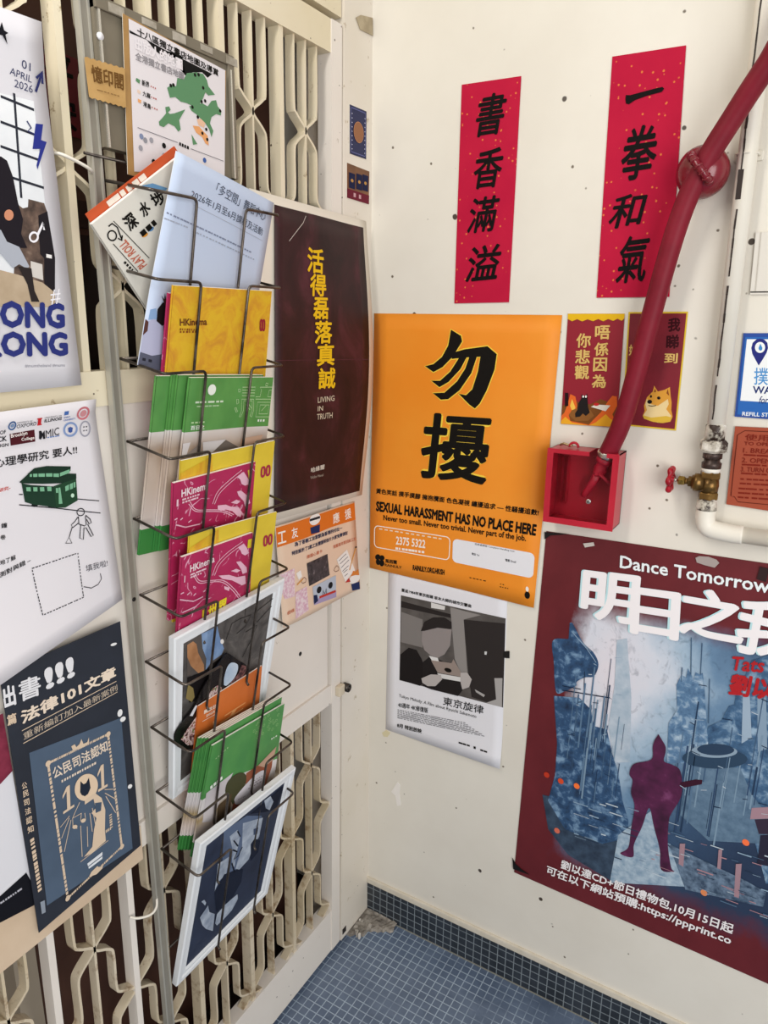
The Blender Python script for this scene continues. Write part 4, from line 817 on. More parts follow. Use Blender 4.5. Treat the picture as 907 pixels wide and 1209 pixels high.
p.text('01', (0.892,0.871), (0.931,0.868), (0.896,0.892), '#33395c', .005, 3); p.text('APRIL', (0.834,0.846), (0.931,0.840), (0.841,0.864), '#33395c', .005, 3); p.text('2026', (0.848,0.817), (0.930,0.814), (0.854,0.837), '#33395c', .005, 3); p.text('#mumtheband #mums', (0.732,0.065), (0.923,0.060), (0.734,0.075), '#8a8a96', .0, 3)
p.text('#', (0.886,0.244), (0.936,0.249), (0.895,0.286), '#eceaf0', .0, 9); p.build('lettering', r)
p = Print(sh)
p.poly([(0.926,0.737),(0.961,0.740),(0.942,0.697),(0.968,0.695),(0.907,0.616),(0.905,0.627),(0.933,0.673),(0.896,0.668),(0.913,0.708)], '#2b3486', 4); p.line([(0.945,0.820),(0.986,0.876)], .003, '#2b3060', 4); p.line([(0.956,0.856),(0.987,0.877),(0.982,0.846)], .003, '#2b3060', 4)
p.poly([(0.821,0.965),(0.828,0.947),(0.845,0.944),(0.832,0.938),(0.837,0.916),(0.819,0.934),(0.798,0.932)], '#15151c', 4); p.line([(0.886,0.738),(0.902,0.723),(0.885,0.713),(0.913,0.708)], .002, '#2b3060', 4)
p.ring((0.827,0.417), (0.865,0.421), (0.832,0.442), .0025, '#eceaf0', 7); p.line([(0.865,0.436),(0.902,0.474),(0.901,0.454)], .003, '#eceaf0', 7)
p.build('doodles', r)

S['tram'] = sh = Sheet([(0.0100,-0.9750,1.5450),(0.0100,-0.7547,1.5514),(0.0100,-0.7358,1.2417),(0.0100,-0.9750,1.2000)], lambda u, v: .03*max(0, .5-v)**2*(1-u)*4 + .012*max(0, v-.93)*8); r = poster('research_notice', 'white notice with a green tram drawing and university crests, left on the gate', 'notice', sh, '#dedbe0')
p = Print(sh)
p.text('UNIVERSITY OF', (0.460,0.944), (0.557,0.942), (0.461,0.950), '#4a4a52', .0); p.text('OXFORD', (0.456,0.925), (0.581,0.925), (0.460,0.940), '#33343c', .01); p.text('UNIVERSITY OF', (0.636,0.947), (0.751,0.945), (0.637,0.953), '#33343c', .0); p.text('ILLINOIS', (0.635,0.930), (0.752,0.929), (0.638,0.944), '#26262c', .03)
p.text('I', (0.589,0.925), (0.611,0.925), (0.593,0.951), '#c0282e', .05, 3); p.line([(0.587,0.950),(0.620,0.950)], .0016, '#c0282e', 3); p.line([(0.587,0.925),(0.616,0.925)], .0016, '#c0282e', 3)
p.text('GHENT', (0.766,0.935), (0.810,0.934), (0.768,0.941), '#3f62a8', .02); p.text('UNIVERSITY', (0.765,0.922), (0.848,0.922), (0.767,0.929), '#3f62a8', .02)
p.text('OF', (0.353,0.913), (0.389,0.913), (0.356,0.927), '#1d1d22', .02); p.text('CK', (0.330,0.886), (0.388,0.885), (0.334,0.906), '#1d1d22', .03); p.text('SIGN', (0.327,0.866), (0.393,0.864), (0.330,0.878), '#1d1d22', .03)
p.text('MIC', (0.630,0.866), (0.722,0.869), (0.636,0.898), '#1d1d22', .0); p.dashes((0.641,0.867), (0.725,0.865), 5, .0014, '#5b7fb8', 2, .9)
p.text('心理學研究 要人!!', (0.289,0.792), (0.829,0.771), (0.289,0.830), '#17171b', .02, 2, .1)
p.text('研究-', (0.297,0.697), (0.367,0.697), (0.298,0.712), '#c23a30', .02); p.text('鐘', (0.280,0.559), (0.315,0.555), (0.284,0.578), '#17171b', .02); p.text('卷', (0.265,0.516), (0.297,0.512), (0.268,0.534), '#17171b', .02)
p.text('地了解', (0.242,0.418), (0.336,0.417), (0.244,0.438), '#17171b', .02); p.text('測對與錯 –', (0.227,0.372), (0.421,0.382), (0.228,0.393), '#17171b', .02); p.text('填我啦!', (0.762,0.231), (0.923,0.207), (0.765,0.263), '#55555c', .0)
p.build('lettering', r)
p = Print(sh)
p.ring((0.407,0.925), (0.448,0.924), (0.414,0.954), .002, '#3f5f8f', 2); p.ell((0.418,0.932), (0.442,0.932), (0.421,0.947), '#7f95b8', 3)
p.quad((0.771,0.964), (0.801,0.964), (0.799,0.948), (0.769,0.947), '#4b6fb2', 2)
p.ring((0.860,0.920), (0.939,0.917), (0.872,0.970), .003, '#c9747c', 2); p.ell((0.879,0.928), (0.925,0.927), (0.886,0.958), '#cf8f94', 3)
p.quad((0.410,0.909), (0.565,0.909), (0.560,0.861), (0.406,0.864), '#4a1820', 2); p.text('Brooklyn', (0.414,0.889), (0.516,0.890), (0.416,0.908), '#efe6e2', .02, 3); p.text('College', (0.474,0.870), (0.555,0.868), (0.476,0.886), '#efe6e2', .02, 3)
p.poly([(0.593,0.900),(0.608,0.900),(0.613,0.888),(0.629,0.899),(0.626,0.864),(0.612,0.865),(0.612,0.878),(0.598,0.864),(0.586,0.868)], '#1d1d22', 2)
p.ring((0.753,0.858), (0.841,0.852), (0.766,0.913), .003, '#7f95c0', 2); p.poly([(0.787,0.890),(0.804,0.894),(0.820,0.888),(0.812,0.871),(0.798,0.868),(0.786,0.873)], '#3c5596', 3)
p.ring((0.864,0.843), (0.935,0.838), (0.879,0.908), .0022, '#9a9aa6', 2)
for q in (((0.893,0.879), (0.903,0.879), (0.894,0.885)), ((0.911,0.878), (0.922,0.878), (0.913,0.884)), ((0.889,0.863), (0.899,0.863), (0.891,0.869)), ((0.907,0.862), (0.918,0.862), (0.909,0.868))): p.ell(q[0], q[1], q[2], '#1d1d22', 3, 10)
p.build('crests', r)
p = Print(sh); TG = '#1f3a2c'; TL = '#79b08e'
p.poly([(0.437,0.709),(0.491,0.692),(0.635,0.659),(0.633,0.566),(0.486,0.612),(0.441,0.631)], TG, 2); p.poly([(0.633,0.660),(0.792,0.666),(0.780,0.566),(0.692,0.553),(0.631,0.566)], '#24442f', 3)
p.poly([(0.424,0.716),(0.479,0.737),(0.576,0.727),(0.797,0.686),(0.793,0.665),(0.693,0.662),(0.566,0.683),(0.435,0.709)], '#1b3226', 4); p.poly([(0.479,0.739),(0.528,0.756),(0.609,0.752),(0.766,0.724),(0.759,0.705),(0.677,0.696),(0.491,0.733)], '#1b3226', 5)
for q in ([(0.493,0.737),(0.507,0.735),(0.504,0.724),(0.491,0.726)], [(0.514,0.735),(0.541,0.731),(0.538,0.718),(0.512,0.722)], [(0.547,0.730),(0.588,0.724),(0.585,0.710),(0.545,0.717)], [(0.595,0.723),(0.637,0.716),(0.633,0.702),(0.593,0.709)], [(0.643,0.714),(0.679,0.708),(0.675,0.693),(0.640,0.700)], [(0.686,0.709),(0.755,0.713),(0.752,0.698),(0.683,0.694)],
          [(0.459,0.689),(0.486,0.684),(0.484,0.667),(0.458,0.673)], [(0.502,0.681),(0.528,0.676),(0.525,0.659),(0.500,0.664)], [(0.543,0.673),(0.570,0.669),(0.569,0.651),(0.542,0.656)], [(0.590,0.667),(0.617,0.662),(0.614,0.643),(0.588,0.648)], [(0.707,0.645),(0.735,0.649),(0.730,0.626),(0.705,0.623)], [(0.741,0.649),(0.763,0.651),(0.758,0.626),(0.737,0.625)], [(0.767,0.651),(0.781,0.652),(0.776,0.629),(0.764,0.628)], [(0.644,0.650),(0.659,0.648),(0.656,0.627),(0.641,0.630)], [(0.663,0.648),(0.674,0.647),(0.673,0.576),(0.649,0.579)]): p.poly(q, TL, 6)
p.ell((0.735,0.589), (0.758,0.585), (0.739,0.607), '#bfe0c8', 6)
for q in (((0.477,0.602), (0.517,0.595), (0.480,0.618)), ((0.578,0.576), (0.620,0.566), (0.582,0.592))): p.ell(q[0], q[1], q[2], '#141c18', 1)
p.line([(0.779,0.573),(0.932,0.530)], .0014, '#222228', 1); p.line([(0.405,0.627),(0.632,0.564),(0.929,0.471)], .0014, '#222228', 1); p.line([(0.413,0.668),(0.435,0.663)], .0014, '#222228', 1)
p.ring((0.760,0.499), (0.811,0.488), (0.768,0.531), .0014, '#222228', 3)
p.line([(0.769,0.494),(0.765,0.459),(0.802,0.441),(0.815,0.443),(0.818,0.485)], .0014, '#222228', 3); p.line([(0.765,0.492),(0.737,0.476),(0.713,0.469),(0.719,0.454),(0.767,0.465)], .0014, '#222228', 3); p.line([(0.821,0.487),(0.848,0.461),(0.852,0.443),(0.835,0.442),(0.823,0.467)], .0014, '#222228', 3)
p.line([(0.776,0.452),(0.756,0.395),(0.779,0.382),(0.796,0.434),(0.810,0.430),(0.835,0.381),(0.853,0.381),(0.825,0.443)], .0014, '#222228', 3); p.line([(0.717,0.458),(0.687,0.420)], .0014, '#222228', 3); p.line([(0.685,0.419),(0.657,0.399),(0.698,0.388),(0.685,0.419)], .0014, '#222228', 3)
p.build('tram_drawing', r)
p = Print(sh); q = [(0.420,0.355),(0.727,0.333),(0.711,0.127),(0.426,0.151),(0.420,0.355)]
for i in range(4): p.dashes(q[i], q[i+1], 14, .0014, '#222228', 2, .7)
p.line([(0.859,0.191),(0.861,0.163),(0.830,0.146),(0.778,0.147),(0.725,0.173)], .0012, '#33333a', 2); p.build('dashed_box', r)

sh = Sheet([(0.0060,-1.0459,1.1440),(0.0060,-0.9397,1.1462),(0.0060,-0.9327,0.8279),(0.0060,-1.0520,0.8547)]); r = poster('white_leaflet', 'white leaflet with a dark pink top and black foot, half hidden at the left edge', 'leaflet', sh, '#dcdce2')
p = Print(sh, .0004); p.poly([(0, 1), (1, 1), (1.049,0.717), (0.827,0.683), (0, .8)], noisy('dark_pink', [(.35, '#6a1a30'), (.65, '#8c3048')], 30), 1); p.poly([(0.616,0.137), (0.961,0.189), (0.996,0.140), (1, 0), (0, 0), (0, .16)], '#14151c', 1); p.dashes((0.603,0.100), (0.880,0.120), 9, .003, '#b9b9c2', 2, .8); p.build('printed_bands', r)
S['law'] = sh = Sheet([(0.0100,-0.9390,1.2048),(0.0100,-0.7437,1.2080),(0.0100,-0.7435,0.7978),(0.0100,-0.9345,0.7806)]); m_law = noisy('navy_print', [(.3, '#232730'), (.7, '#2a2f3b')], 10)
r = poster('law_book_poster', 'dark navy poster showing a blue book cover with 101, lower left on the gate', 'poster', sh, m_law, back='#20242c')
BG = '#d9c3aa'
p = Print(sh, .0005)
p.text('出', (-0.006,0.878), (0.084,0.875), (0.001,0.953), '#e6e6ea', .05); p.text('書', (0.109,0.875), (0.273,0.867), (0.118,0.951), '#e6e6ea', .022); p.text('!!!', (0.312,0.872), (0.556,0.873), (0.313,0.951), '#e6e6ea', .06)
p.build('headline', r)
p = Print(sh, .0005)
p.text('篇', (-0.001,0.817), (0.068,0.813), (0.004,0.854), BG, .04); p.text('法律101文章', (0.101,0.796), (0.912,0.788), (0.101,0.846), '#ead9c6', .045); p.line([(0.095,0.776),(0.908,0.772)], .0012, BG, 2); p.line([(0.091,0.730),(0.909,0.727)], .0012, BG, 2)
p.text('重新編訂加入最新案例', (0.099,0.740), (0.911,0.733), (0.099,0.766), '#c9b9a6', .0)
p.col('公民司法認知', [((0.033,0.572), (0.073,0.568), (0.035,0.596)), ((0.033,0.541), (0.075,0.537), (0.035,0.565)), ((0.029,0.508), (0.071,0.504), (0.031,0.532)), ((0.027,0.473), (0.073,0.469), (0.029,0.498)), ((0.026,0.438), (0.073,0.433), (0.028,0.464)), ((0.026,0.402), (0.073,0.397), (0.028,0.428))], BG, .02, 4)
p.dashes((0.050,0.375), (0.052,0.153), 14, .006, BG, 4, .7); p.poly([(0.041,0.116),(0.077,0.110),(0.071,0.061),(0.040,0.066)], '#8d96a3', 4)
p.build('lettering', r)
p = Print(sh, .0005); mcv = noisy('slate_cover', [(.3, '#46566a'), (.7, '#52647a')], 8); p.poly([(0.124,0.685),(0.922,0.613)] + [(0.910,0.019),(0.091,0.080)], mcv, 1); p.build('book_cover_picture', r)
p = Print(sh, .0005)
fr_ = [(0.251,0.609),(0.782,0.580)] + [(0.802,0.069),(0.263,0.043)]; fr_ = fr_ + fr_[:1]
for i in range(4): p.dashes(fr_[i], fr_[i+1], 34, .0038, BG, 3, .85)
for q in fr_[:4]: p.ell((q[0]-.022, q[1]-.011), (q[0]+.022, q[1]-.011), (q[0]-.022, q[1]+.011), BG, 4, 14)
p.poly([(0.451,0.621),(0.481,0.621),(0.492,0.606),(0.523,0.611),(0.542,0.626),(0.554,0.602),(0.589,0.600),(0.608,0.615),(0.602,0.589),(0.533,0.591),(0.461,0.601)], BG, 4); p.poly([(0.465,0.058),(0.492,0.070),(0.551,0.074),(0.572,0.058),(0.610,0.063),(0.594,0.046),(0.535,0.042)], BG, 4)
p.text('公民司法認知', (0.278,0.537), (0.766,0.514), (0.274,0.584), '#e4d4c2', .025, 4); p.dashes((0.337,0.512), (0.649,0.497), 14, .004, '#e4d4c2', 4, .8)
p.one((0.316,0.384), (0.414,0.383), (0.334,0.480), BG, 4); p.one((0.634,0.374), (0.726,0.371), (0.650,0.475), BG, 4)
p.ell((0.421,0.396), (0.625,0.350), (0.449,0.501), '#e0c8ac', 4)
p.poly([(0.477,0.424),(0.491,0.466),(0.514,0.446),(0.538,0.444),(0.567,0.458),(0.571,0.413),(0.544,0.396),(0.513,0.395),(0.486,0.410)], '#232a38', 5)
p.poly([(0.509,0.379),(0.604,0.380),(0.659,0.341),(0.681,0.281),(0.657,0.199),(0.654,0.150),(0.512,0.146),(0.443,0.156),(0.526,0.170),(0.559,0.234),(0.593,0.274),(0.554,0.309),(0.596,0.317),(0.586,0.361),(0.504,0.362)], BG, 4); p.poly([(0.594,0.340),(0.655,0.324),(0.640,0.291),(0.591,0.297)], '#46566a', 5)
for a in ([(0.464,0.386),(0.410,0.357),(0.388,0.343)], [(0.467,0.338),(0.388,0.343),(0.382,0.310),(0.415,0.290)], [(0.467,0.338),(0.452,0.311),(0.496,0.300),(0.496,0.329)], [(0.366,0.361),(0.279,0.342)], [(0.361,0.353),(0.277,0.297)], [(0.373,0.341),(0.284,0.237)], [(0.694,0.351),(0.782,0.297)], [(0.695,0.366),(0.779,0.341)], [(0.699,0.335),(0.776,0.235)], [(0.447,0.291),(0.428,0.162)], [(0.503,0.268),(0.487,0.185)], [(0.539,0.314),(0.542,0.232)], [(0.566,0.327),(0.581,0.226)], [(0.408,0.147),(0.678,0.144)], [(0.533,0.380),(0.610,0.371)]): p.line(a, .0011, BG, 4)
for q in (((0.373,0.301), (0.417,0.290), (0.377,0.317)), ((0.451,0.300), (0.495,0.291), (0.455,0.316))): p.ell(q[0], q[1], q[2], BG, 5, 12)
tail = catmull([(a, b, 0) for a, b in [(0.663,0.189),(0.713,0.183),(0.731,0.211),(0.702,0.244),(0.724,0.252)]], 5); p.dashes((tail[0].x, tail[0].y), (tail[6].x, tail[6].y), 4, .005, BG, 4); p.dashes((tail[6].x, tail[6].y), (tail[-1].x, tail[-1].y), 6, .005, BG, 4)
p.poly([(0.464,0.118),(0.612,0.116),(0.604,0.087),(0.473,0.091)], '#dfe3e8', 4); p.line([(0.469,0.103),(0.609,0.100)], .0016, '#46566a', 5)
p.build('book_cover_emblem', r)
p = Print(sh, .0005)
for q in (((0.885,0.920), (0.944,0.915), (0.888,0.931)), ((0.883,0.624), (0.932,0.618), (0.893,0.654)), ((0.905,0.596), (0.960,0.590), (0.910,0.617)), ((0.917,0.295), (0.962,0.287), (0.921,0.314))): p.ell(q[0], q[1], q[2], '#e8e8e8', 3, 14)
p.build('white_dots', r)
sh = Sheet([(0.0040,-1.0626,0.8493),(0.0040,-0.7358,0.8288),(0.0040,-0.7368,0.7628),(0.0040,-1.0762,0.7555)]); poster('kraft_board', 'strip of tan cardboard sticking out below the navy law poster', 'cardboard', sh, noisy('kraft', [(.3, '#cbb296'), (.7, '#d8c2a8')], 9), back='#b59c80')

# ------------------------------------------------------------------ aluminium upright, map board
up = thing('metal_upright', 'long aluminium upright standing against the gate, left side of the brochure rack', 'post', (.006, -.715, .06))
ub = MB().box((.0022, -.7235, .06), (.005, -.7065, 2.7), m_alu).box((.005, -.7235, .06), (.0125, -.7205, 2.7), m_alu).box((.005, -.7095, .06), (.0125, -.7065, 2.7), m_alu)
ub.build('channel', up); MB().box((.005, -.7205, .06), (.0105, -.7095, 2.7), noisy('steel_web', [(.3, '#8a857a'), (.7, '#a09b90')], 6, rough=.4, metal=.3)).build('channel_web', up)
hb_ = MB().lathe((.0106, -.715, (-0.7206,1.2349)[1]), (1, 0, 0), [(0, .0035), (.0006, .0035)], M(BLACK), 12); hb_.build('bolt_hole', up)
BQ = ((-0.7031,2.0617), (-0.4467,2.0617), (-0.4399,1.8841), (-0.7103,1.8885))
bd = thing('display_board', 'grey metal board with shiny rails behind the district map, above the rack', 'board', (.012, BQ[0][0], BQ[2][1]))
by0, by1, bz0, bz1 = -.7055, BQ[1][0], BQ[2][1], BQ[1][1]
MB().box((.004, by0, bz0), (.0185, by1, bz1), m_board).build('back_plate', bd)
MB().box((.004, by1-.014, bz0), (.022, by1, bz1+.001), m_board, .001).box((.019, by1-.0105, bz0), (.0235, by1-.0075, bz1-.02), M('#d4d2ca', .2, .8)).build('side_rail', bd); MB().box((.0186, by0+.004, bz0), (.0215, by0+.0075, bz1), M('#d4d2ca', .2, .8)).build('side_rail', bd)
MB().box((.004, by0, bz1-.014), (.0225, by1, bz1+.001), m_board, .001).build('top_rail', bd)
for k in range(5): tag(MB().box((.0228, by0+.02+.055*k, bz1-.013+.003*(k % 2)), (.0236, by0+.045+.055*k, bz1-.002), noisy('tape_%s' % 'abcde'[k], [(.3, '#8a8272'), (.7, '#b5aea2')], 40, rough=.35), 0).build('tape_patch', bd), 'pale peeling tape patch')
qx, qz = (-0.7001,2.0160); MB().lathe((.019, qx, qz), (1, 0, 0), [(0, .005), (.003, .0045)], M('#e6e6ea'), 14).build('white_stud', bd)
sh = Sheet([(0.0240,-0.6641,2.0531),(0.0240,-0.4680,2.0365),(0.0240,-0.4856,1.8477),(0.0240,-0.6754,1.8546)]); r = poster('district_map', 'printed green district map on brown backing card, pinned to the grey board', 'map', sh, noisy('brown_card', [(.3, '#9a7645'), (.7, '#b08a55')], 20), part='backing_card')
p = Print(sh, .0004); wq = [(0.047,0.987),(0.987,1.002),(1.006,0.193),(0.057,0.029)]; p.poly(wq, '#dcd7da', 1); p.build('paper', r)
p = Print(sh, .0004); p.poly([(0.049,0.918),(0.369,0.913),(0.843,0.921),(0.794,0.876),(0.736,0.894),(0.640,0.860),(0.562,0.811),(0.535,0.928),(0.486,0.936),(0.368,0.907),(0.353,0.861),(0.275,0.873),(0.200,0.914),(0.053,0.901)], '#121212', 2); p.text('十八區獨立書店地圖及導賞', (0.117,0.914), (0.911,0.925), (0.116,0.965), BLACK, .03, 3)
p.text('出版人的地圖', (0.094,0.815), (0.534,0.833), (0.092,0.892), '#e2dde0', .05, 4); p.text('全港獨立書店地圖', (0.094,0.750), (0.546,0.773), (0.094,0.802), '#8c888c', .03, 4)
p.text('新界', (0.146,0.607), (0.213,0.611), (0.147,0.646), BLACK, .03, 3); p.text('九龍', (0.151,0.542), (0.221,0.543), (0.152,0.576), BLACK, .03, 3); p.text('港島', (0.152,0.475), (0.223,0.473), (0.154,0.510), BLACK, .03, 3)
for a, b in (((0.226,0.627), (0.283,0.627)), ((0.228,0.558), (0.283,0.558)), ((0.232,0.492), (0.295,0.490))): p.dashes(a, b, 3, .002, '#b0605a', 3)
p.line([(0.097,0.323),(0.479,0.319)], .001, '#77737a', 3); p.line([(0.615,0.308),(0.982,0.302)], .001, '#77737a', 3); p.dashes((0.495,0.315), (0.599,0.308), 4, .0045, BLACK, 3, .8); p.build('lettering', r)
p = Print(sh, .0004); GRN = '#5d8a63'
p.poly([(0.098,0.640),(0.133,0.637),(0.124,0.610),(0.092,0.619)], GRN, 3); p.poly([(0.106,0.570),(0.134,0.566),(0.127,0.545),(0.103,0.549)], '#dfc7b4', 3); p.poly([(0.107,0.511),(0.137,0.510),(0.133,0.488),(0.106,0.489)], '#dfa06a', 3)
p.poly([(0.381,0.667),(0.424,0.701),(0.469,0.705),(0.482,0.767),(0.546,0.779),(0.577,0.832),(0.672,0.871),(0.744,0.886),(0.785,0.856),(0.802,0.817),(0.874,0.778),(0.803,0.749),(0.770,0.761),(0.745,0.708),(0.705,0.651),(0.640,0.620),(0.576,0.622),(0.514,0.614),(0.460,0.629),(0.407,0.607)], GRN, 3)
p.poly([(0.600,0.608),(0.737,0.672),(0.796,0.668),(0.837,0.721),(0.888,0.743),(0.906,0.702),(0.950,0.681),(0.942,0.644),(0.890,0.639),(0.839,0.601),(0.822,0.550),(0.861,0.503),(0.841,0.451),(0.814,0.502),(0.772,0.536),(0.722,0.555),(0.672,0.574),(0.624,0.582)], GRN, 3)
p.poly([(0.361,0.531),(0.399,0.547),(0.413,0.528),(0.387,0.502),(0.405,0.497),(0.451,0.515),(0.560,0.574),(0.528,0.527),(0.497,0.480),(0.512,0.419),(0.488,0.397),(0.450,0.424),(0.389,0.429),(0.343,0.390),(0.302,0.390),(0.296,0.414),(0.337,0.456),(0.368,0.491)], GRN, 3)
p.poly([(0.636,0.481),(0.705,0.494),(0.747,0.472),(0.798,0.451),(0.811,0.380),(0.773,0.387),(0.739,0.424),(0.672,0.440)], '#dfa06a', 3); p.poly([(0.680,0.538),(0.722,0.555),(0.772,0.536),(0.755,0.497),(0.697,0.503)], '#e0b89a', 3); p.poly([(0.623,0.416),(0.656,0.386),(0.686,0.360),(0.640,0.342)], GRN, 3)
for a in ((0.416,0.693), (0.442,0.705), (0.659,0.848), (0.696,0.863), (0.745,0.786), (0.729,0.681), (0.767,0.698), (0.632,0.612), (0.689,0.557), (0.933,0.676), (0.739,0.453), (0.793,0.421), (0.781,0.493)): p.ell((a[0]-.013, a[1]-.013), (a[0]+.013, a[1]-.013), (a[0]-.013, a[1]+.013), BLACK, 4, 10)
for a, c in (((0.130,0.274), '#7d8aa8'), ((0.165,0.257), '#8f9098'), ((0.222,0.271), '#9a9aa2'), ((0.343,0.264), '#121212'), ((0.429,0.253), '#c98aa0'), ((0.240,0.131), '#121212'), ((0.342,0.195), '#9a9aa2'), ((0.120,0.196), '#9a9aa2'), ((0.766,0.259), '#3f5fa0')): p.ell((a[0]-.02, a[1]-.02), (a[0]+.02, a[1]-.02), (a[0]-.02, a[1]+.02), c, 3, 8)
p.build('map_drawing', r)
sh = Sheet([(0.0260,-0.7318,1.9822),(0.0260,-0.6687,1.9853),(0.0260,-0.6715,1.9389),(0.0260,-0.7297,1.9377)]); r = thing('kraft_tag', 'small brown kraft tag with zigzag edges, taped left of the district map', 'paper tag', tuple(sh.P(.5, 0)))
mkr = noisy('kraft_tag', [(.3, '#b08a52'), (.7, '#c49e64')], 20); zz = []
for k in range(15): zz.append((k/14, 1 + (.035 if k % 2 else 0)))
for k in range(15): zz.append((1 - k/14, 0 - (.035 if k % 2 else 0)))
mb = MB(); P_ = [sh.P(u, v, 0) for u, v in zz]; Q_ = [sh.P(u, v, -.0008) for u, v in zz]; nn_ = len(zz); b0 = P_ + Q_
tr_ = [list(t) for t in tessellate_polygon([[Vector((a, b, 0)) for a, b in zz]])]
mb.add(b0, tr_ + [[nn_ + i for i in t][::-1] for t in tr_] + [[i, (i+1) % nn_, nn_ + (i+1) % nn_, nn_ + i] for i in range(nn_)], mkr); mb.build('paper', r)
p = Print(sh, .0004); p.text('憶印閣', (.12, .42), (.95, .42), (.12, .86), '#6a4a24', .03, 1); p.dashes((.22, .24), (.85, .24), 7, .0012, '#8a6a40', 1, .9); p.build('lettering', r)

# white cable ties round the upright
def tie(label, pts):
    o = MB().tube(catmull(pts, 6), .0022, M('#e4ded2', .4), 8).build('cable_tie'); tag(o, label, 'cable tie', 'white cable ties on the upright')
ty, tz = (-0.7522,1.8578)
tie('white cable tie round the upright beside the map board, upper one', [(.002, ty-.022, tz+.008), (.012, ty-.016, tz+.006), (.0165, ty+.004, tz), (.0165, ty+.022, tz-.006), (.004, ty+.032, tz-.008)])
ty, tz = (-0.7374,0.6662)
tie('white cable tie round the upright beneath the lowest rack tiers, lower one', [(-.003, ty-.032, tz-.002), (.006, ty-.022, tz-.008), (.0165, ty-.004, tz-.010), (.0165, ty+.010, tz-.004), (.006, ty+.020, tz+.012)])

# ------------------------------------------------------------------ the wire brochure rack
rack = thing('wire_brochure_rack', 'tall wire rack of bent steel pockets tied to the aluminium upright', 'brochure rack', (.012, -.572, .45))
TZ = [1.825, 1.713, 1.587, 1.466, 1.346, 1.221, 1.105, .985, .861, .745]
WR = .0022; YA, YB, Y1, Y2 = -.7035, -.440, -.622, -.520
for i, z in enumerate(TZ):
    dp = .205 if i < 9 else .245
    for ya, yv in ((YA, Y1), (YB, Y2)):
        pts = [(.013, ya, z + .018), (.100, ya, z), (.100, yv, z), (.100 - .2*dp, yv, z - dp), (.100 - .2*dp + .005, yv, z - dp - .006)]
        MB().tube(fillet(pts, .009), WR, m_steel, 10).build('wire_loop', rack)
    MB().tube([(.0125, YA - .001, z + .018), (.0125, YB + .001, z + .018)], WR, m_steel, 8).build('back_wire', rack)
for y in (Y1, Y2): MB().tube([(.0075, y, .50), (.0075, y, 1.845)], WR, m_steel, 8).build('back_rod', rack)
MB().tube([(.0125, YA, .55), (.0125, YB, .55)], WR, m_steel, 8).build('back_wire', rack)
MB().tube([(.0125, -.735, 1.872), (.0125, YB, 1.872)], .002, m_steel, 8).build('back_wire', rack)

WHITE = '#ece9e2'
def booklet(name, label, cat, group, sh, m, t=.004, edge=None, inset=True):
    r = thing(name, label, cat, tuple(sh.P(.5, 0)), group); m = M(m) if isinstance(m, str) else m
    b = sh.slab(MB(), m, m, t=.0006); sh.slab(b, m, m, t=.0006, off=-t + .0006)
    sh.slab(b, m, m, t=t, x0=0, x1=.004, edge=edge or m); b.build('cover', r)
    sh.slab(MB(), M(WHITE), M(WHITE), t=t - .0012, off=-.0006, x0=.005, x1=.994, y0=.006, y1=1.0015).build('pages', r); return r

# top pocket: magazine and course sheet
sh = Sheet([(0.0516,-0.7640,1.7782),(0.0725,-0.6239,1.8826),(0.0512,-0.4852,1.7760),(0.0293,-0.6574,1.6667)], t=.0008); mg = booklet('magazine', 'white magazine with an orange back edge, tilted on its corner in the top pocket', 'magazine', None, sh, '#e4e0d6', .005)
ob = sh.shift(.004, .012, -.0062); ob.slab(MB(), M('#c9552a'), t=.0008).build('orange_cover', mg)
p = Print(ob, .0003); p.dashes((.2, .955), (.62, .955), 6, .008, '#efe2d4', 1, .9); p.build('white_blocks', mg)
p = Print(sh, .0005)
for c, bl, br, tl in (('深', (0.237,0.748), (0.347,0.753), (0.230,0.889)), ('水', (0.405,0.764), (0.499,0.786), (0.407,0.886)), ('埗', (0.546,0.774), (0.666,0.767), (0.546,0.904))): p.text(c, bl, br, tl, BLACK, .04)
p.text('PLAY ROLL', (0.208,0.426), (0.169,0.729), (0.128,0.425), '#c46a52', .03); p.line([(0.168,0.914),(0.249,0.460)], .0012, BLACK, 2); p.line([(0.060,0.763),(0.107,0.425)], .0012, BLACK, 2)
p.dashes((0.056,0.575), (0.083,0.413), 5, .004, BLACK)
p.ring((0.050,0.787), (0.122,0.777), (0.060,0.869), .0022, BLACK); p.line([(0.108,0.903),(0.147,0.904),(0.166,0.851),(0.139,0.740)], .0022, BLACK); p.line([(0.120,0.775),(0.137,0.738),(0.164,0.772)], .0022, BLACK)
p.ell((0.291,0.646), (0.348,0.628), (0.309,0.678), '#e39a3a'); p.ell((0.365,0.653), (0.420,0.637), (0.383,0.685), '#5d8fc2'); p.dashes((0.301,0.676), (0.498,0.691), 3, .008, BLACK, 3, .8)
p.poly([(0.547,1.013),(0.642,0.960),(0.731,0.853),(0.676,0.841),(0.580,0.924)], '#6f9fc9', 1)
p.build('lettering', mg)
sh = Sheet([(0.0972,-0.6536,1.8811),(0.0906,-0.4383,1.8444),(0.0362,-0.4724,1.5423),(0.0463,-0.7065,1.5985)], lambda u, v: .012*max(0, .35-v)*(1-u) + .003*math.sin(u*4)); r = poster('course_sheet', 'pale blue white course programme sheet leaning in the top pocket of the rack', 'leaflet', sh, '#c0cde4', back='#dfe3ea')
p = Print(sh, .0005)
p.text('「多空間」舞蹈中心', (0.370,0.906), (0.920,0.892), (0.380,0.956), '#3f4658', .0); p.text('2026年1月至6月課程及活動', (0.171,0.835), (0.920,0.818), (0.174,0.874), '#3f4658', .004)
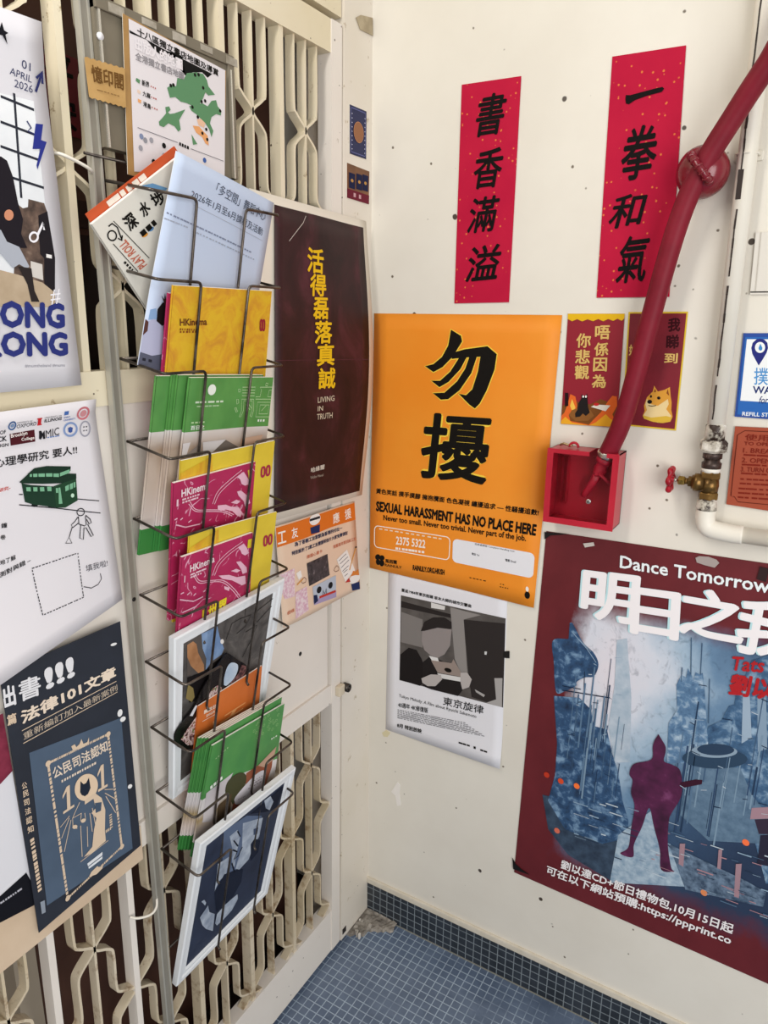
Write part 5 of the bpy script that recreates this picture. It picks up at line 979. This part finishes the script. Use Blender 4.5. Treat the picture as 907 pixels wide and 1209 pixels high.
p.line([(0.213,0.809),(0.937,0.797)], .0008, '#a8aebb', 2); p.dashes((0.014,0.725), (0.834,0.718), 30, .0022, '#8189a0', 2, .8); p.dashes((0.004,0.697), (0.201,0.701), 9, .0018, '#a5abba', 2, .8); p.dashes((0.243,0.695), (0.892,0.690), 22, .0018, '#a0a7b6', 2, .7)
p.build('lettering', r)
p = Print(sh, .0005)
p.poly([(0.026,0.273),(0.068,0.288),(0.091,0.240),(0.023,0.223)], '#8fb0d8', 1)
p.poly([(-0.037,0.202),(-0.005,0.224),(0.027,0.219),(0.061,0.235),(0.127,0.228),(0.196,0.192),(0.230,0.148),(0.240,0.051),(-0.014,0.000),(-0.051,0.052),(-0.033,0.126)], '#b9bcd6', 2); p.poly([(-0.033,0.165),(-0.041,0.201),(-0.013,0.222),(0.026,0.214),(0.029,0.171),(-0.004,0.144)], '#5a3a34', 3)
p.poly([(0.084,0.229),(0.077,0.285),(0.108,0.325),(0.162,0.326),(0.189,0.297),(0.184,0.258),(0.132,0.214)], '#1d1515', 3)
p.poly([(0.158,0.146),(0.135,0.239),(0.135,0.306),(0.087,0.354),(0.113,0.340),(0.111,0.370),(0.128,0.345),(0.131,0.376),(0.144,0.346),(0.151,0.374),(0.161,0.344),(0.169,0.351),(0.171,0.313),(0.185,0.248),(0.210,0.170),(0.187,0.141)], '#3c2522', 4)
p.poly([(-0.117,0.004),(-0.033,0.064),(0.091,0.061),(0.225,0.098),(0.256,-0.002),(0.070,-0.026),(-0.084,-0.011)], '#5d6072', 4); p.dashes((-0.023,0.032), (0.115,0.036), 3, .004, '#2a2c36', 5)
p.build('dancers_picture', r)

# pocket two: yellow and pink film booklets
tm = NT('yellow_cover', .45, 0, .35); fa = tm.noise(26, 5, .65, 'Object', 1.2); m_yel = tm.out(tm.ramp(fa, [(.42, '#e0b52a'), (.56, '#d9a02a'), (.68, '#cf9030')]))
m_yel2 = noisy('yellow_inside', [(.35, '#dcc136'), (.7, '#e6cc3e')], 14)
tm = NT('magenta_cover', .42, 0, .35); fa = tm.noise(16, 2, .5, 'Object', .8)
ln = tm.math('ABSOLUTE', tm.math('SUBTRACT', tm.math('FRACT', tm.math('MULTIPLY', fa, 6.0)), .5))
ml = tm.math('MULTIPLY', tm.ramp(ln, [(.02, 1.0), (.06, 0.0)]), tm.ramp(tm.noise(40, 3), [(.5, 0.0), (.56, 1.0)]))
m_pink = tm.out(tm.mix(ml, tm.ramp(tm.noise(9, 3), [(.3, '#a5204f'), (.7, '#ba2a5e')]), '#e6a8c2'))
y = Sheet([(0.0933,-0.6695,1.7067),(0.0934,-0.4566,1.7072),(0.0441,-0.4357,1.4831),(0.0465,-0.6685,1.4942)])
booklet('film_booklet', 'magenta film booklet hidden behind the yellow one, only its left edge showing', 'booklet', None, y.shift(-.003, -.012, -.0050), m_pink, .004)
r = booklet('film_booklet', 'yellow film booklet standing alone in the second pocket from the top', 'booklet', None, y, m_yel, .004)
p = Print(y, .0005); p.text('HKinema', (0.080,0.743), (0.330,0.752), (0.074,0.791), '#6a3a20', .035); p.dashes((0.082,0.722), (0.247,0.719), 8, .003, '#8a4a22'); p.dashes((0.084,0.704), (0.249,0.707), 6, .003, '#8a4a22')
p.rline((0.894,0.722), (0.916,0.722), (0.889,0.795), .4, .3, .0036, '#9a2436'); p.rline((0.923,0.722), (0.945,0.722), (0.917,0.795), .4, .3, .0036, '#9a2436'); p.build('lettering', r)

# pocket three: green booklets fanned to the left
tm = NT('green_cover', .42, 0, .35); us = tm.n('ShaderNodeSeparateXYZ'); tm.l(tm.tc.outputs['UV'], us.inputs[0]); vv_ = us.outputs[1]
low = tm.mix(tm.ramp(tm.noise(3, 2, .5, 'UV'), [(.4, 0.0), (.6, .6)]), tm.ramp(vv_, [(.15, '#e0d8d4'), (.4, '#c8b8a8'), (.6, '#9a7f66'), (.7, '#d8d4d2')]), '#cdbfb4'); grn = tm.ramp(tm.noise(5, 2, .5, 'UV'), [(.3, '#4f8c46'), (.7, '#5f9c50')])
c1 = tm.mix(tm.ramp(vv_, [(.70, 0.0), (.702, 1.0)], 'CONSTANT'), low, grn); m_grn = tm.out(tm.mix(tm.ramp(vv_, [(0, 1.0), (.15, 0.0)], 'CONSTANT'), c1, '#3f8a44'))
g = Sheet([(0.0902,-0.6456,1.5778),(0.0880,-0.4526,1.5672),(0.0309,-0.4450,1.2815),(0.0348,-0.6570,1.3010)])
fan = [(g.shift(-.046, -.004, -.0195), 'green handbook furthest left in the third pocket, mostly hidden'), (g.shift(-.0205, .000, -.0145), 'green handbook second from the left in the third pocket, only its spine showing'), (g.shift(-.0145, .001, -.0095), 'green handbook third from the left in the third pocket, just behind the front one')]
for q, lab in fan: booklet('handbook', lab, 'booklet', 'green handbooks in the third pocket', q, m_grn, .0045)
r = booklet('handbook', 'frontmost green handbook in the third pocket with thin outlined characters', 'booklet', 'green handbooks in the third pocket', g, m_grn, .0045)
def gcover(p, sh, chars):
    p.ell((.20, .905), (.29, .905), (.20, .965), '#eaf0e6', 2); p.dashes((.08, .868), (.40, .868), 7, .003, '#cfe0c6', 2, .9); p.dashes((.1, .845), (.36, .845), 6, .0022, '#a9c99c', 2, .8)
    for q in chars: p.line(q, .0011, '#b9d8a4', 2)
    p.text('百日之', (.06, .715), (.21, .715), (.06, .74), '#eaf0e6', .03); p.dashes((.06, .756), (.22, .756), 4, .0025, '#b9d8a4', 2, .8)
p = Print(g, .0005)
gcover(p, g, [[(0.604,0.946),(0.765,0.945),(0.766,0.927),(0.605,0.929),(0.604,0.946)], [(0.607,0.913),(0.766,0.911),(0.766,0.894),(0.607,0.897),(0.607,0.913)], [(0.609,0.877),(0.621,0.809),(0.601,0.773),(0.620,0.772),(0.645,0.808),(0.637,0.867),(0.745,0.865),(0.755,0.806),(0.737,0.774),(0.758,0.768),(0.775,0.805),(0.762,0.874),(0.609,0.877)], [(0.671,0.844),(0.728,0.811)], [(0.687,0.857),(0.746,0.820)], [(0.826,0.944),(0.993,0.943),(0.993,0.924),(0.955,0.925),(0.944,0.885),(1.008,0.884),(1.007,0.870),(0.786,0.874),(0.787,0.888),(0.840,0.887),(0.851,0.926),(0.826,0.944)], [(0.817,0.855),(1.016,0.851),(0.995,0.762),(0.812,0.767),(0.817,0.855)], [(0.856,0.838),(0.977,0.835),(0.969,0.781),(0.852,0.784),(0.856,0.838)], [(0.881,0.802),(0.936,0.832)], [(0.554,0.935),(0.577,0.935),(0.585,0.922),(0.562,0.918),(0.554,0.935)], [(0.548,0.878),(0.568,0.876),(0.576,0.855),(0.555,0.849),(0.548,0.878)], [(0.534,0.829),(0.552,0.829),(0.573,0.804),(0.555,0.802),(0.534,0.829)], [(0.902,0.968),(0.928,0.966),(0.924,0.950),(0.898,0.953),(0.902,0.968)]])
p.poly([(-0.010,0.642),(0.077,0.646),(0.046,0.565),(-0.005,0.568)], '#d9d4d6', 1); p.poly([(0.029,0.570),(0.193,0.641),(0.215,0.554)], '#8f8580', 2); p.poly([(0.210,0.640),(0.472,0.645),(0.280,0.550),(0.229,0.554)], '#c9c6c8', 2); p.poly([(0.343,0.583),(0.473,0.641),(0.633,0.591),(0.451,0.577)], '#6a625c', 1); p.poly([(0.660,0.641),(0.937,0.653),(0.907,0.606),(0.650,0.599)], '#c9a892', 1)
p.dashes((0.844,0.744), (0.947,0.741), 3, .004, '#e8efe4'); p.build('cover_print', r)

# pockets four and five: magenta booklets with a yellow one behind each
def pair(key, qy, qp, where, title, mark):
    sy = Sheet(qy); sp = Sheet(qp)
    r = booklet('film_booklet', 'yellow film booklet with red mark behind the magenta one in the %s pocket' % where, 'booklet', None, sy, m_yel2, .003)
    p = Print(sy, .0005); bl, br, tl = mark; p.rline(bl, (bl[0]+.038, bl[1]), tl, .4, .3, .0048, '#a8304a'); p.rline((bl[0]+.062, bl[1]), (bl[0]+.10, bl[1]), (tl[0]+.062, tl[1]), .4, .3, .0048, '#a8304a')
    p.poly([(.0, .93), (.3, .99), (.32, .80), (.0, .78)], m_yel, 1); p.build('red_mark', r)
    r = booklet('film_booklet', 'magenta film booklet with white title, in front in the %s pocket' % where, 'booklet', 'magenta film booklets', sp, m_pink, .005)
    return sp, r
PK = '#e9b9cc'
sp, r = pair('pink1', [(0.0860,-0.6697,1.4568),(0.0862,-0.4513,1.4579),(0.0232,-0.4297,1.1714),(0.0241,-0.6526,1.1755)], [(0.0850,-0.6865,1.4253),(0.0859,-0.5033,1.4290),(0.0293,-0.4799,1.1719),(0.0325,-0.6683,1.1863)], 'fourth', 'HKinema', ((0.869,0.786), (0.935,0.780), (0.863,0.845)))
p = Print(sp, .0005); p.text('HKinema', (0.088,0.892), (0.393,0.901), (0.085,0.945), '#f1dfe4', .03, 3); p.dashes((0.098,0.875), (0.296,0.880), 7, .003, '#e9c6d2', 3, .9); p.dashes((0.100,0.855), (0.294,0.860), 6, .003, '#e9c6d2', 3, .9); p.dashes((0.037,0.863), (0.064,0.863), 1, .012, '#e9c6d2', 3)
for q in ([(0.753,0.930),(0.840,0.953),(0.884,0.914),(0.954,0.855),(0.871,0.851),(0.821,0.870),(0.799,0.904)], [(0.766,0.825),(0.820,0.824),(0.927,0.764),(0.962,0.712),(0.892,0.696),(0.869,0.738),(0.792,0.790)], [(0.524,0.764),(0.628,0.753),(0.693,0.728),(0.803,0.707),(0.857,0.659),(0.839,0.626),(0.789,0.647),(0.719,0.691),(0.632,0.717),(0.570,0.716),(0.527,0.737)], [(0.694,0.756),(0.763,0.766),(0.824,0.745),(0.778,0.733)]): p.poly(q, PK, 2)
p.line(catmullp([(0.812,0.970),(0.650,0.920),(0.514,0.862),(0.458,0.786)]), .0014, PK, 2); p.line(catmullp([(0.831,0.952),(0.673,0.903),(0.540,0.847),(0.483,0.779)]), .0014, PK, 2); p.line(catmullp([(0.173,0.834),(0.252,0.770),(0.407,0.741),(0.591,0.706),(0.723,0.655)]), .0014, PK, 2); p.line(catmullp([(0.187,0.846),(0.261,0.780),(0.416,0.751),(0.601,0.716),(0.744,0.661)]), .0014, PK, 2)
p.line([(0.900,0.957),(0.929,0.879)], .0035, '#e3cf52', 3)
for a in ([(0.021,0.750),(0.053,0.755)], [(0.086,0.738),(0.114,0.747)], [(0.179,0.703),(0.215,0.714)], [(0.344,0.691),(0.376,0.697)], [(0.037,0.713),(0.148,0.675)], [(0.148,0.675),(0.317,0.667)]): p.line(a, .0022, PK, 2)
p.build('cover_print', r)
sp, r = pair('pink2', [(0.0866,-0.6626,1.3395),(0.0843,-0.4493,1.3290),(0.0159,-0.4291,1.0181),(0.0155,-0.6429,1.0162)], [(0.0856,-0.6802,1.3077),(0.0853,-0.5161,1.3066),(0.0207,-0.4772,1.0129),(0.0174,-0.6637,0.9979)], 'fifth', 'HKinema', ((0.870,0.804), (0.943,0.798), (0.862,0.862)))
p = Print(sp, .0005); p.text('HKinema', (0.111,0.898), (0.436,0.905), (0.106,0.941), '#f1dfe4', .03, 3); p.dashes((0.117,0.884), (0.329,0.885), 6, .003, '#e9c6d2', 3, .9); p.dashes((0.119,0.869), (0.277,0.868), 5, .003, '#e9c6d2', 3, .9); p.dashes((0.041,0.873), (0.074,0.873), 1, .012, '#e9c6d2', 3)
for q in ([(0.767,0.942),(0.855,0.953),(0.904,0.919),(0.946,0.875),(0.885,0.869),(0.834,0.889),(0.811,0.914)], [(0.754,0.850),(0.820,0.843),(0.920,0.782),(0.928,0.747),(0.862,0.749),(0.833,0.787)], [(0.504,0.808),(0.655,0.784),(0.778,0.744),(0.901,0.730),(0.919,0.670),(0.858,0.672),(0.708,0.737),(0.564,0.776)], [(0.681,0.804),(0.759,0.804),(0.827,0.780),(0.774,0.775)], [(0.593,0.723),(0.677,0.695),(0.668,0.675),(0.601,0.701)]): p.poly(q, PK, 2)
p.line(catmullp([(0.837,0.967),(0.637,0.937),(0.482,0.893),(0.413,0.826)]), .0014, PK, 2); p.line(catmullp([(0.856,0.951),(0.662,0.921),(0.511,0.878),(0.447,0.819)]), .0014, PK, 2); p.line(catmullp([(0.160,0.872),(0.241,0.814),(0.384,0.791),(0.567,0.753),(0.715,0.671),(0.832,0.583)]), .0014, PK, 2); p.line(catmullp([(0.176,0.881),(0.250,0.825),(0.394,0.799),(0.585,0.760),(0.751,0.668),(0.848,0.591)]), .0014, PK, 2)
for a in ([(0.008,0.794),(0.048,0.795)], [(0.091,0.772),(0.127,0.779)], [(0.176,0.750),(0.206,0.758)], [(0.307,0.747),(0.335,0.751)], [(0.002,0.762),(0.181,0.715)], [(0.181,0.715),(0.307,0.717)], [(0.043,0.677),(0.227,0.675)]): p.line(a, .0022, PK, 2)
p.text('世界', (0.378,0.549), (0.647,0.555), (0.385,0.637), '#e3cf32', .05, 3); p.poly([(0.306,0.631),(0.338,0.631),(0.343,0.561),(0.308,0.562)], '#e3cf32', 3); p.poly([(0.918,0.967),(0.979,0.966),(0.970,0.908),(0.915,0.912)], '#e3cf32', 3); p.build('cover_print', r)

# pocket seven: white frame, black flyer, orange booklet
MWF = M('#e4e7ea', .35)
def frame(name, label, sh, fw, t, mpic):
    r = thing(name, label, 'picture frame', tuple(sh.P(.5, 0)), 'white picture frames in the rack')
    a, b = fw/sh.w, fw/sh.h; prof = [(0, 0, -t), (0, 0, -.002), (.12, .12, 0), (.45, .45, -.0005), (.55, .55, -.003), (.85, .85, -.0025), (1, 1, -.006), (1, 1, -t + .001)]
    cs = [(0, 0, 1, 1), (1, 0, -1, 1), (1, 1, -1, -1), (0, 1, 1, -1)]
    for k in range(4):
        vs = []
        for c in (cs[k], cs[(k+1) % 4]):
            for pu, pv_, d in prof: vs.append(sh.P(c[0] + c[2]*a*pu, c[1] + c[3]*b*pv_, d))
        n = len(prof); MB().add(vs, [[i, n+i, n+i+1, i+1] for i in range(n-1)], MWF).build('frame_rail', r)
    sh.slab(MB(), mpic, M('#6a6258'), t=t-.008, off=-.006, x0=a*.9, x1=1-a*.9, y0=b*.9, y1=1-b*.9).build('picture', r)
    return r
s1 = Sheet([(0.0727,-0.6941,1.1739),(0.0753,-0.4184,1.1910),(0.0262,-0.4462,0.8738),(0.0223,-0.6773,0.8487)]); mg1 = noisy('grey_cloth_photo', [(.3, '#3f3c3b'), (.55, '#5a5654'), (.75, '#76716d')], 22, dist=1.5)
r = frame('framed_print', 'upper white picture frame, grey photo with blue cloth, in the seventh pocket', s1, .023, .013, mg1)
p = Print(s1, -.0055)
p.poly([(0.116,0.936),(0.176,0.920),(0.232,0.931),(0.370,0.921),(0.460,0.733),(0.302,0.682),(0.124,0.725)], '#5b5450', 1)
p.poly([(0.233,0.930),(0.370,0.921),(0.398,0.848),(0.450,0.755),(0.433,0.726),(0.338,0.721),(0.288,0.688),(0.288,0.760),(0.249,0.838)], noisy('denim_photo', [(.3, '#5877a4'), (.7, '#8aa6cc')], 25), 2); p.poly([(0.117,0.912),(0.164,0.914),(0.194,0.887),(0.212,0.827),(0.268,0.733),(0.274,0.694),(0.221,0.701),(0.153,0.774),(0.121,0.840)], noisy('tan_photo', [(.3, '#9a6a44'), (.7, '#c08c62')], 30), 2)
p.poly([(0.125,0.716),(0.274,0.690),(0.353,0.705),(0.435,0.707),(0.311,0.577),(0.199,0.537),(0.152,0.550),(0.129,0.625)], '#191516', 2); p.poly([(0.133,0.672),(0.180,0.628),(0.197,0.565),(0.172,0.545),(0.117,0.594)], '#8a7a4c', 3); p.ell((0.410,0.799), (0.444,0.786), (0.406,0.830), '#e8e4e0', 3)
for q in ([(0.464,0.804),(0.508,0.886),(0.577,0.886),(0.695,0.870),(0.647,0.814),(0.563,0.801)], [(0.654,0.775),(0.775,0.775),(0.729,0.699),(0.654,0.616)], [(0.725,0.868),(0.933,0.896),(0.929,0.851),(0.770,0.796)]): p.line(q, .002, '#33302f', 2)
p.build('photo_print', r)
fl = Sheet([(0.0771,-0.7092,1.1734),(0.0777,-0.4650,1.1772),(0.0305,-0.4488,0.8728),(0.0399,-0.6959,0.9337)])
r = thing('black_flyer', 'glossy black rounded die-cut flyer in front of the upper white frame', 'flyer', tuple(fl.P(.5, 0)))
pts = [(a, b, 0) for a, b in [(0.057,0.163),(0.046,0.230),(0.067,0.283),(0.134,0.336),(0.230,0.413),(0.304,0.526),(0.395,0.618),(0.474,0.674),(0.532,0.717),(0.571,0.699),(0.669,0.620),(0.751,0.565),(0.765,0.530),(0.743,0.492),(0.647,0.466),(0.552,0.460),(0.507,0.443),(0.498,0.307),(0.308,0.132),(0.229,0.073),(0.165,0.086),(0.095,0.123)]]
q = [(p_.x, p_.y) for p_ in catmull(pts + pts[:1], 3)][:-1]; tr_ = [list(t_) for t_ in tessellate_polygon([[Vector((a, b, 0)) for a, b in q]])]; n_ = len(q)
MB().add([fl.P(a, b, 0) for a, b in q] + [fl.P(a, b, -.0022) for a, b in q], tr_ + [[n_+i for i in f] for f in tr_] + [[i, (i+1) % n_, n_+(i+1) % n_, n_+i] for i in range(n_)], M('#131012', .25)).build('card', r)
p = Print(fl, .0004)
p.poly([(z.x, z.y) for z in catmull([(a, b, 0) for a, b in [(0.517,0.485),(0.518,0.542),(0.545,0.611),(0.590,0.631),(0.655,0.597),(0.661,0.551),(0.629,0.505),(0.583,0.481),(0.544,0.471),(0.517,0.485)]], 4)][:-1], noisy('pale_blue_print', [(.3, '#a9bcd2'), (.7, '#d0dbe6')], 30), 1)
mpt = noisy('busy_print', [(.36, '#3a2426'), (.45, '#b98a88'), (.52, '#e4dcd6'), (.6, '#8a2f3a'), (.68, '#5c8a52')], 120, detail=2)
p.poly([(0.583,0.475),(0.675,0.524),(0.704,0.576),(0.752,0.554),(0.757,0.521),(0.719,0.477),(0.631,0.465)], noisy('rosy_print', [(.4, '#3a2224'), (.6, '#8f5f5c')], 120), 1); p.poly([(0.343,0.442),(0.399,0.497),(0.459,0.505),(0.498,0.469),(0.492,0.425),(0.373,0.396)], mpt, 1); p.poly([(0.102,0.195),(0.163,0.258),(0.231,0.317),(0.252,0.333),(0.241,0.205),(0.229,0.098),(0.164,0.122)], mpt, 1); p.poly([(0.182,0.360),(0.236,0.423),(0.258,0.417),(0.210,0.347)], '#d9dadf', 1)
p.build('toy_print', r)
so = Sheet([(0.0581,-0.6394,1.0248),(0.0588,-0.4750,1.0295),(0.0224,-0.4692,0.7946),(0.0245,-0.6489,0.8085)]); m_oc = noisy('orange_cover', [(.3, '#cc6a2c'), (.7, '#d97634')], 9)
r = booklet('orange_booklet', 'orange booklet with pale lettering in front of the upper white frame', 'booklet', None, so, m_oc, .003)
p = Print(so, .0005); p.text('開放日', (0.088,0.893), (0.269,0.879), (0.082,0.931), '#f1ddcb', .05, 2); p.text('2025', (0.122,0.850), (0.253,0.844), (0.119,0.873), '#f1ddcb', .04, 2); p.line([(0.072,0.832),(0.267,0.821)], .0012, '#f1ddcb', 2); p.text('工', (0.335,0.694), (0.710,0.693), (0.400,0.751), '#e9a468', .06, 2); p.poly([(0.237,0.762),(0.275,0.767),(0.286,0.666),(0.259,0.670)], '#e9a468', 2); p.line([(0.881,0.979),(0.872,0.668)], .001, '#a8521f', 2); p.build('lettering', r)

# pocket eight: a fan of green handbooks
tm = NT('green_photo_cover', .42, 0, .35); us = tm.n('ShaderNodeSeparateXYZ'); tm.l(tm.tc.outputs['UV'], us.inputs[0]); vv_ = us.outputs[1]
low = tm.ramp(vv_, [(.13, '#e2d9d6'), (.22, '#d8cac2'), (.33, '#a8936c'), (.42, '#d9d4d4'), (.52, '#e4e0e0')]); c1 = tm.mix(tm.ramp(vv_, [(.52, 0.0), (.522, 1.0)], 'CONSTANT'), low, tm.ramp(tm.noise(5, 2, .5, 'UV'), [(.3, '#458a48'), (.7, '#55984e')])); m_grn2 = tm.out(tm.mix(tm.ramp(vv_, [(0, 1.0), (.13, 0.0)], 'CONSTANT'), c1, '#3f8a44'))
g2 = Sheet([(0.0872,-0.6421,0.9590),(0.0839,-0.4428,0.9410),(0.0332,-0.4410,0.6672),(0.0456,-0.6673,0.7340)]); nm_ = ['rearmost', 'second rearmost', 'middle', 'second from the front']
for k in range(4):
    q = g2.shift(-.013 + .0032*k, .012 - .0015*(3-k), -.0205 + .0046*k)
    booklet('handbook', '%s green handbook in the lower fan in the eighth pocket' % nm_[k] if k else 'leftmost and rearmost green handbook of the lower fan in the eighth pocket', 'booklet', 'green handbooks in the eighth pocket', q, m_grn2, .004, edge=m_grn2)
r = booklet('handbook', 'frontmost green handbook of the lower fan, photo of a spoon shape on its cover', 'booklet', 'green handbooks in the eighth pocket', g2, m_grn2, .004)
p = Print(g2, .0005)
p.poly([(0.034,0.573),(0.353,0.629),(0.231,0.407),(0.170,0.263),(0.054,0.299)], '#cfc9cc', 1); p.poly([(z.x, z.y) for z in catmull([(a, b, 0) for a, b in [(0.401,0.339),(0.293,0.466),(0.290,0.565),(0.381,0.598),(0.487,0.579),(0.553,0.519),(0.551,0.436),(0.493,0.374),(0.426,0.315),(0.401,0.339)]], 4)][:-1], '#4a4a32', 2); p.poly([(0.217,0.385),(0.380,0.432),(0.400,0.254),(0.242,0.189)], '#5a4a36', 2); p.poly([(0.546,0.550),(0.925,0.583),(0.928,0.471),(0.856,0.284),(0.647,0.245),(0.422,0.245),(0.423,0.330),(0.566,0.417)], '#9a5a42', 1); p.poly([(0.704,0.562),(0.956,0.648),(0.935,0.538),(0.804,0.513)], '#c8a48c', 2)
p.poly([(z.x, z.y) for z in catmull([(a, b, 0) for a, b in [(0.446,0.314),(0.442,0.379),(0.637,0.475),(0.786,0.492),(0.834,0.433),(0.825,0.323),(0.683,0.274),(0.492,0.289),(0.446,0.314)]], 4)][:-1], '#dcd8de', 3)
p.dashes((0.646,0.436), (0.809,0.442), 5, .0016, '#7a6a72', 4)
for a, b in (((0.619,0.414), (0.808,0.417)), ((0.604,0.389), (0.805,0.390)), ((0.482,0.336), (0.585,0.332))): p.dashes(a, b, 5, .0018, '#7a6a72', 4)
for a in ([(0.273,0.176),(0.363,0.204),(0.378,0.162),(0.287,0.156),(0.273,0.176)], [(0.413,0.241),(0.501,0.250),(0.507,0.204),(0.431,0.206),(0.413,0.241)], [(0.559,0.263),(0.640,0.276),(0.637,0.241)]): p.line(a, .0022, '#efe9e4', 4)
p.dashes((0.072,0.605), (0.222,0.647), 4, .008, '#eaf0e6', 3, .9); p.dashes((0.073,0.863), (0.229,0.908), 6, .0022, '#b9d8a4', 3)
for k in range(26): a = (0.541,0.878); u = a[0] + random.uniform(0, .36); v = a[1] + random.uniform(-.06, .10) + .0*(u); p.ring((u, v), (u+.03, v), (u, v+.02), .0008, '#a5cf8e', 2, 8)
p.dashes((0.851,0.747), (0.950,0.749), 3, .003, '#e8efe4', 3); p.build('cover_print', r)

# lowest pocket: white frame with a dark blue print
s2 = Sheet([(0.0966,-0.6908,0.7996),(0.0946,-0.4241,0.7912),(0.0184,-0.4371,0.4599),(0.0172,-0.6985,0.4548)]); mb2 = noisy('blue_black_print', [(.35, '#232a3e'), (.7, '#303a52')], 10)
r = frame('framed_print', 'lower white picture frame, dark blue print of figures, in the lowest pocket', s2, .0235, .013, mb2)
p = Print(s2, -.0055); LB = noisy('pale_blue_figures', [(.35, '#8b97ab'), (.65, '#bcc6d3')], 35)
for q, m_, l_ in (([(0.251,0.937),(0.488,0.909),(0.686,0.800),(0.679,0.621),(0.560,0.496),(0.414,0.547),(0.347,0.576),(0.271,0.502),(0.307,0.656)], '#5c6b86', 1), ([(0.459,0.872),(0.705,0.776),(0.708,0.633),(0.656,0.593),(0.629,0.509),(0.529,0.494),(0.477,0.534),(0.504,0.684)], LB, 2), ([(0.329,0.854),(0.405,0.856),(0.456,0.780),(0.453,0.687),(0.460,0.559),(0.424,0.582),(0.394,0.723)], LB, 2), ([(0.251,0.710),(0.375,0.688),(0.371,0.561),(0.295,0.555),(0.271,0.502)], LB, 2), ([(0.153,0.391),(0.223,0.432),(0.253,0.362),(0.323,0.298),(0.340,0.155),(0.252,0.235),(0.198,0.303)], LB, 2), ([(0.351,0.205),(0.352,0.277),(0.443,0.292),(0.571,0.277),(0.590,0.227),(0.538,0.173),(0.448,0.164),(0.380,0.169)], LB, 2), ([(0.138,0.518),(0.167,0.512),(0.194,0.472),(0.189,0.455)], LB, 2),
                  ([(0.531,0.898),(0.697,0.897),(0.846,0.909),(0.903,0.908),(0.873,0.768),(0.830,0.763),(0.728,0.805)], '#1b2030', 2), ([(0.674,0.916),(0.746,0.912),(0.803,0.841),(0.775,0.793),(0.717,0.838)], LB, 3), ([(0.612,0.633),(0.648,0.654),(0.733,0.590),(0.740,0.498),(0.661,0.475)], '#1f2536', 3), ([(0.347,0.576),(0.578,0.470),(0.589,0.361),(0.507,0.285),(0.342,0.298),(0.275,0.486)], '#1f2536', 2), ([(0.608,0.747),(0.667,0.727),(0.673,0.675),(0.625,0.693)], '#46526a', 4)): p.poly(q, m_, l_)
for a in ([(0.407,0.848),(0.456,0.780),(0.383,0.796),(0.449,0.717)], [(0.394,0.723),(0.453,0.674),(0.434,0.631),(0.480,0.630),(0.507,0.676)], [(0.414,0.615),(0.474,0.508)]): p.line(a, .003, '#161a26', 5)
p.build('photo_print', r)
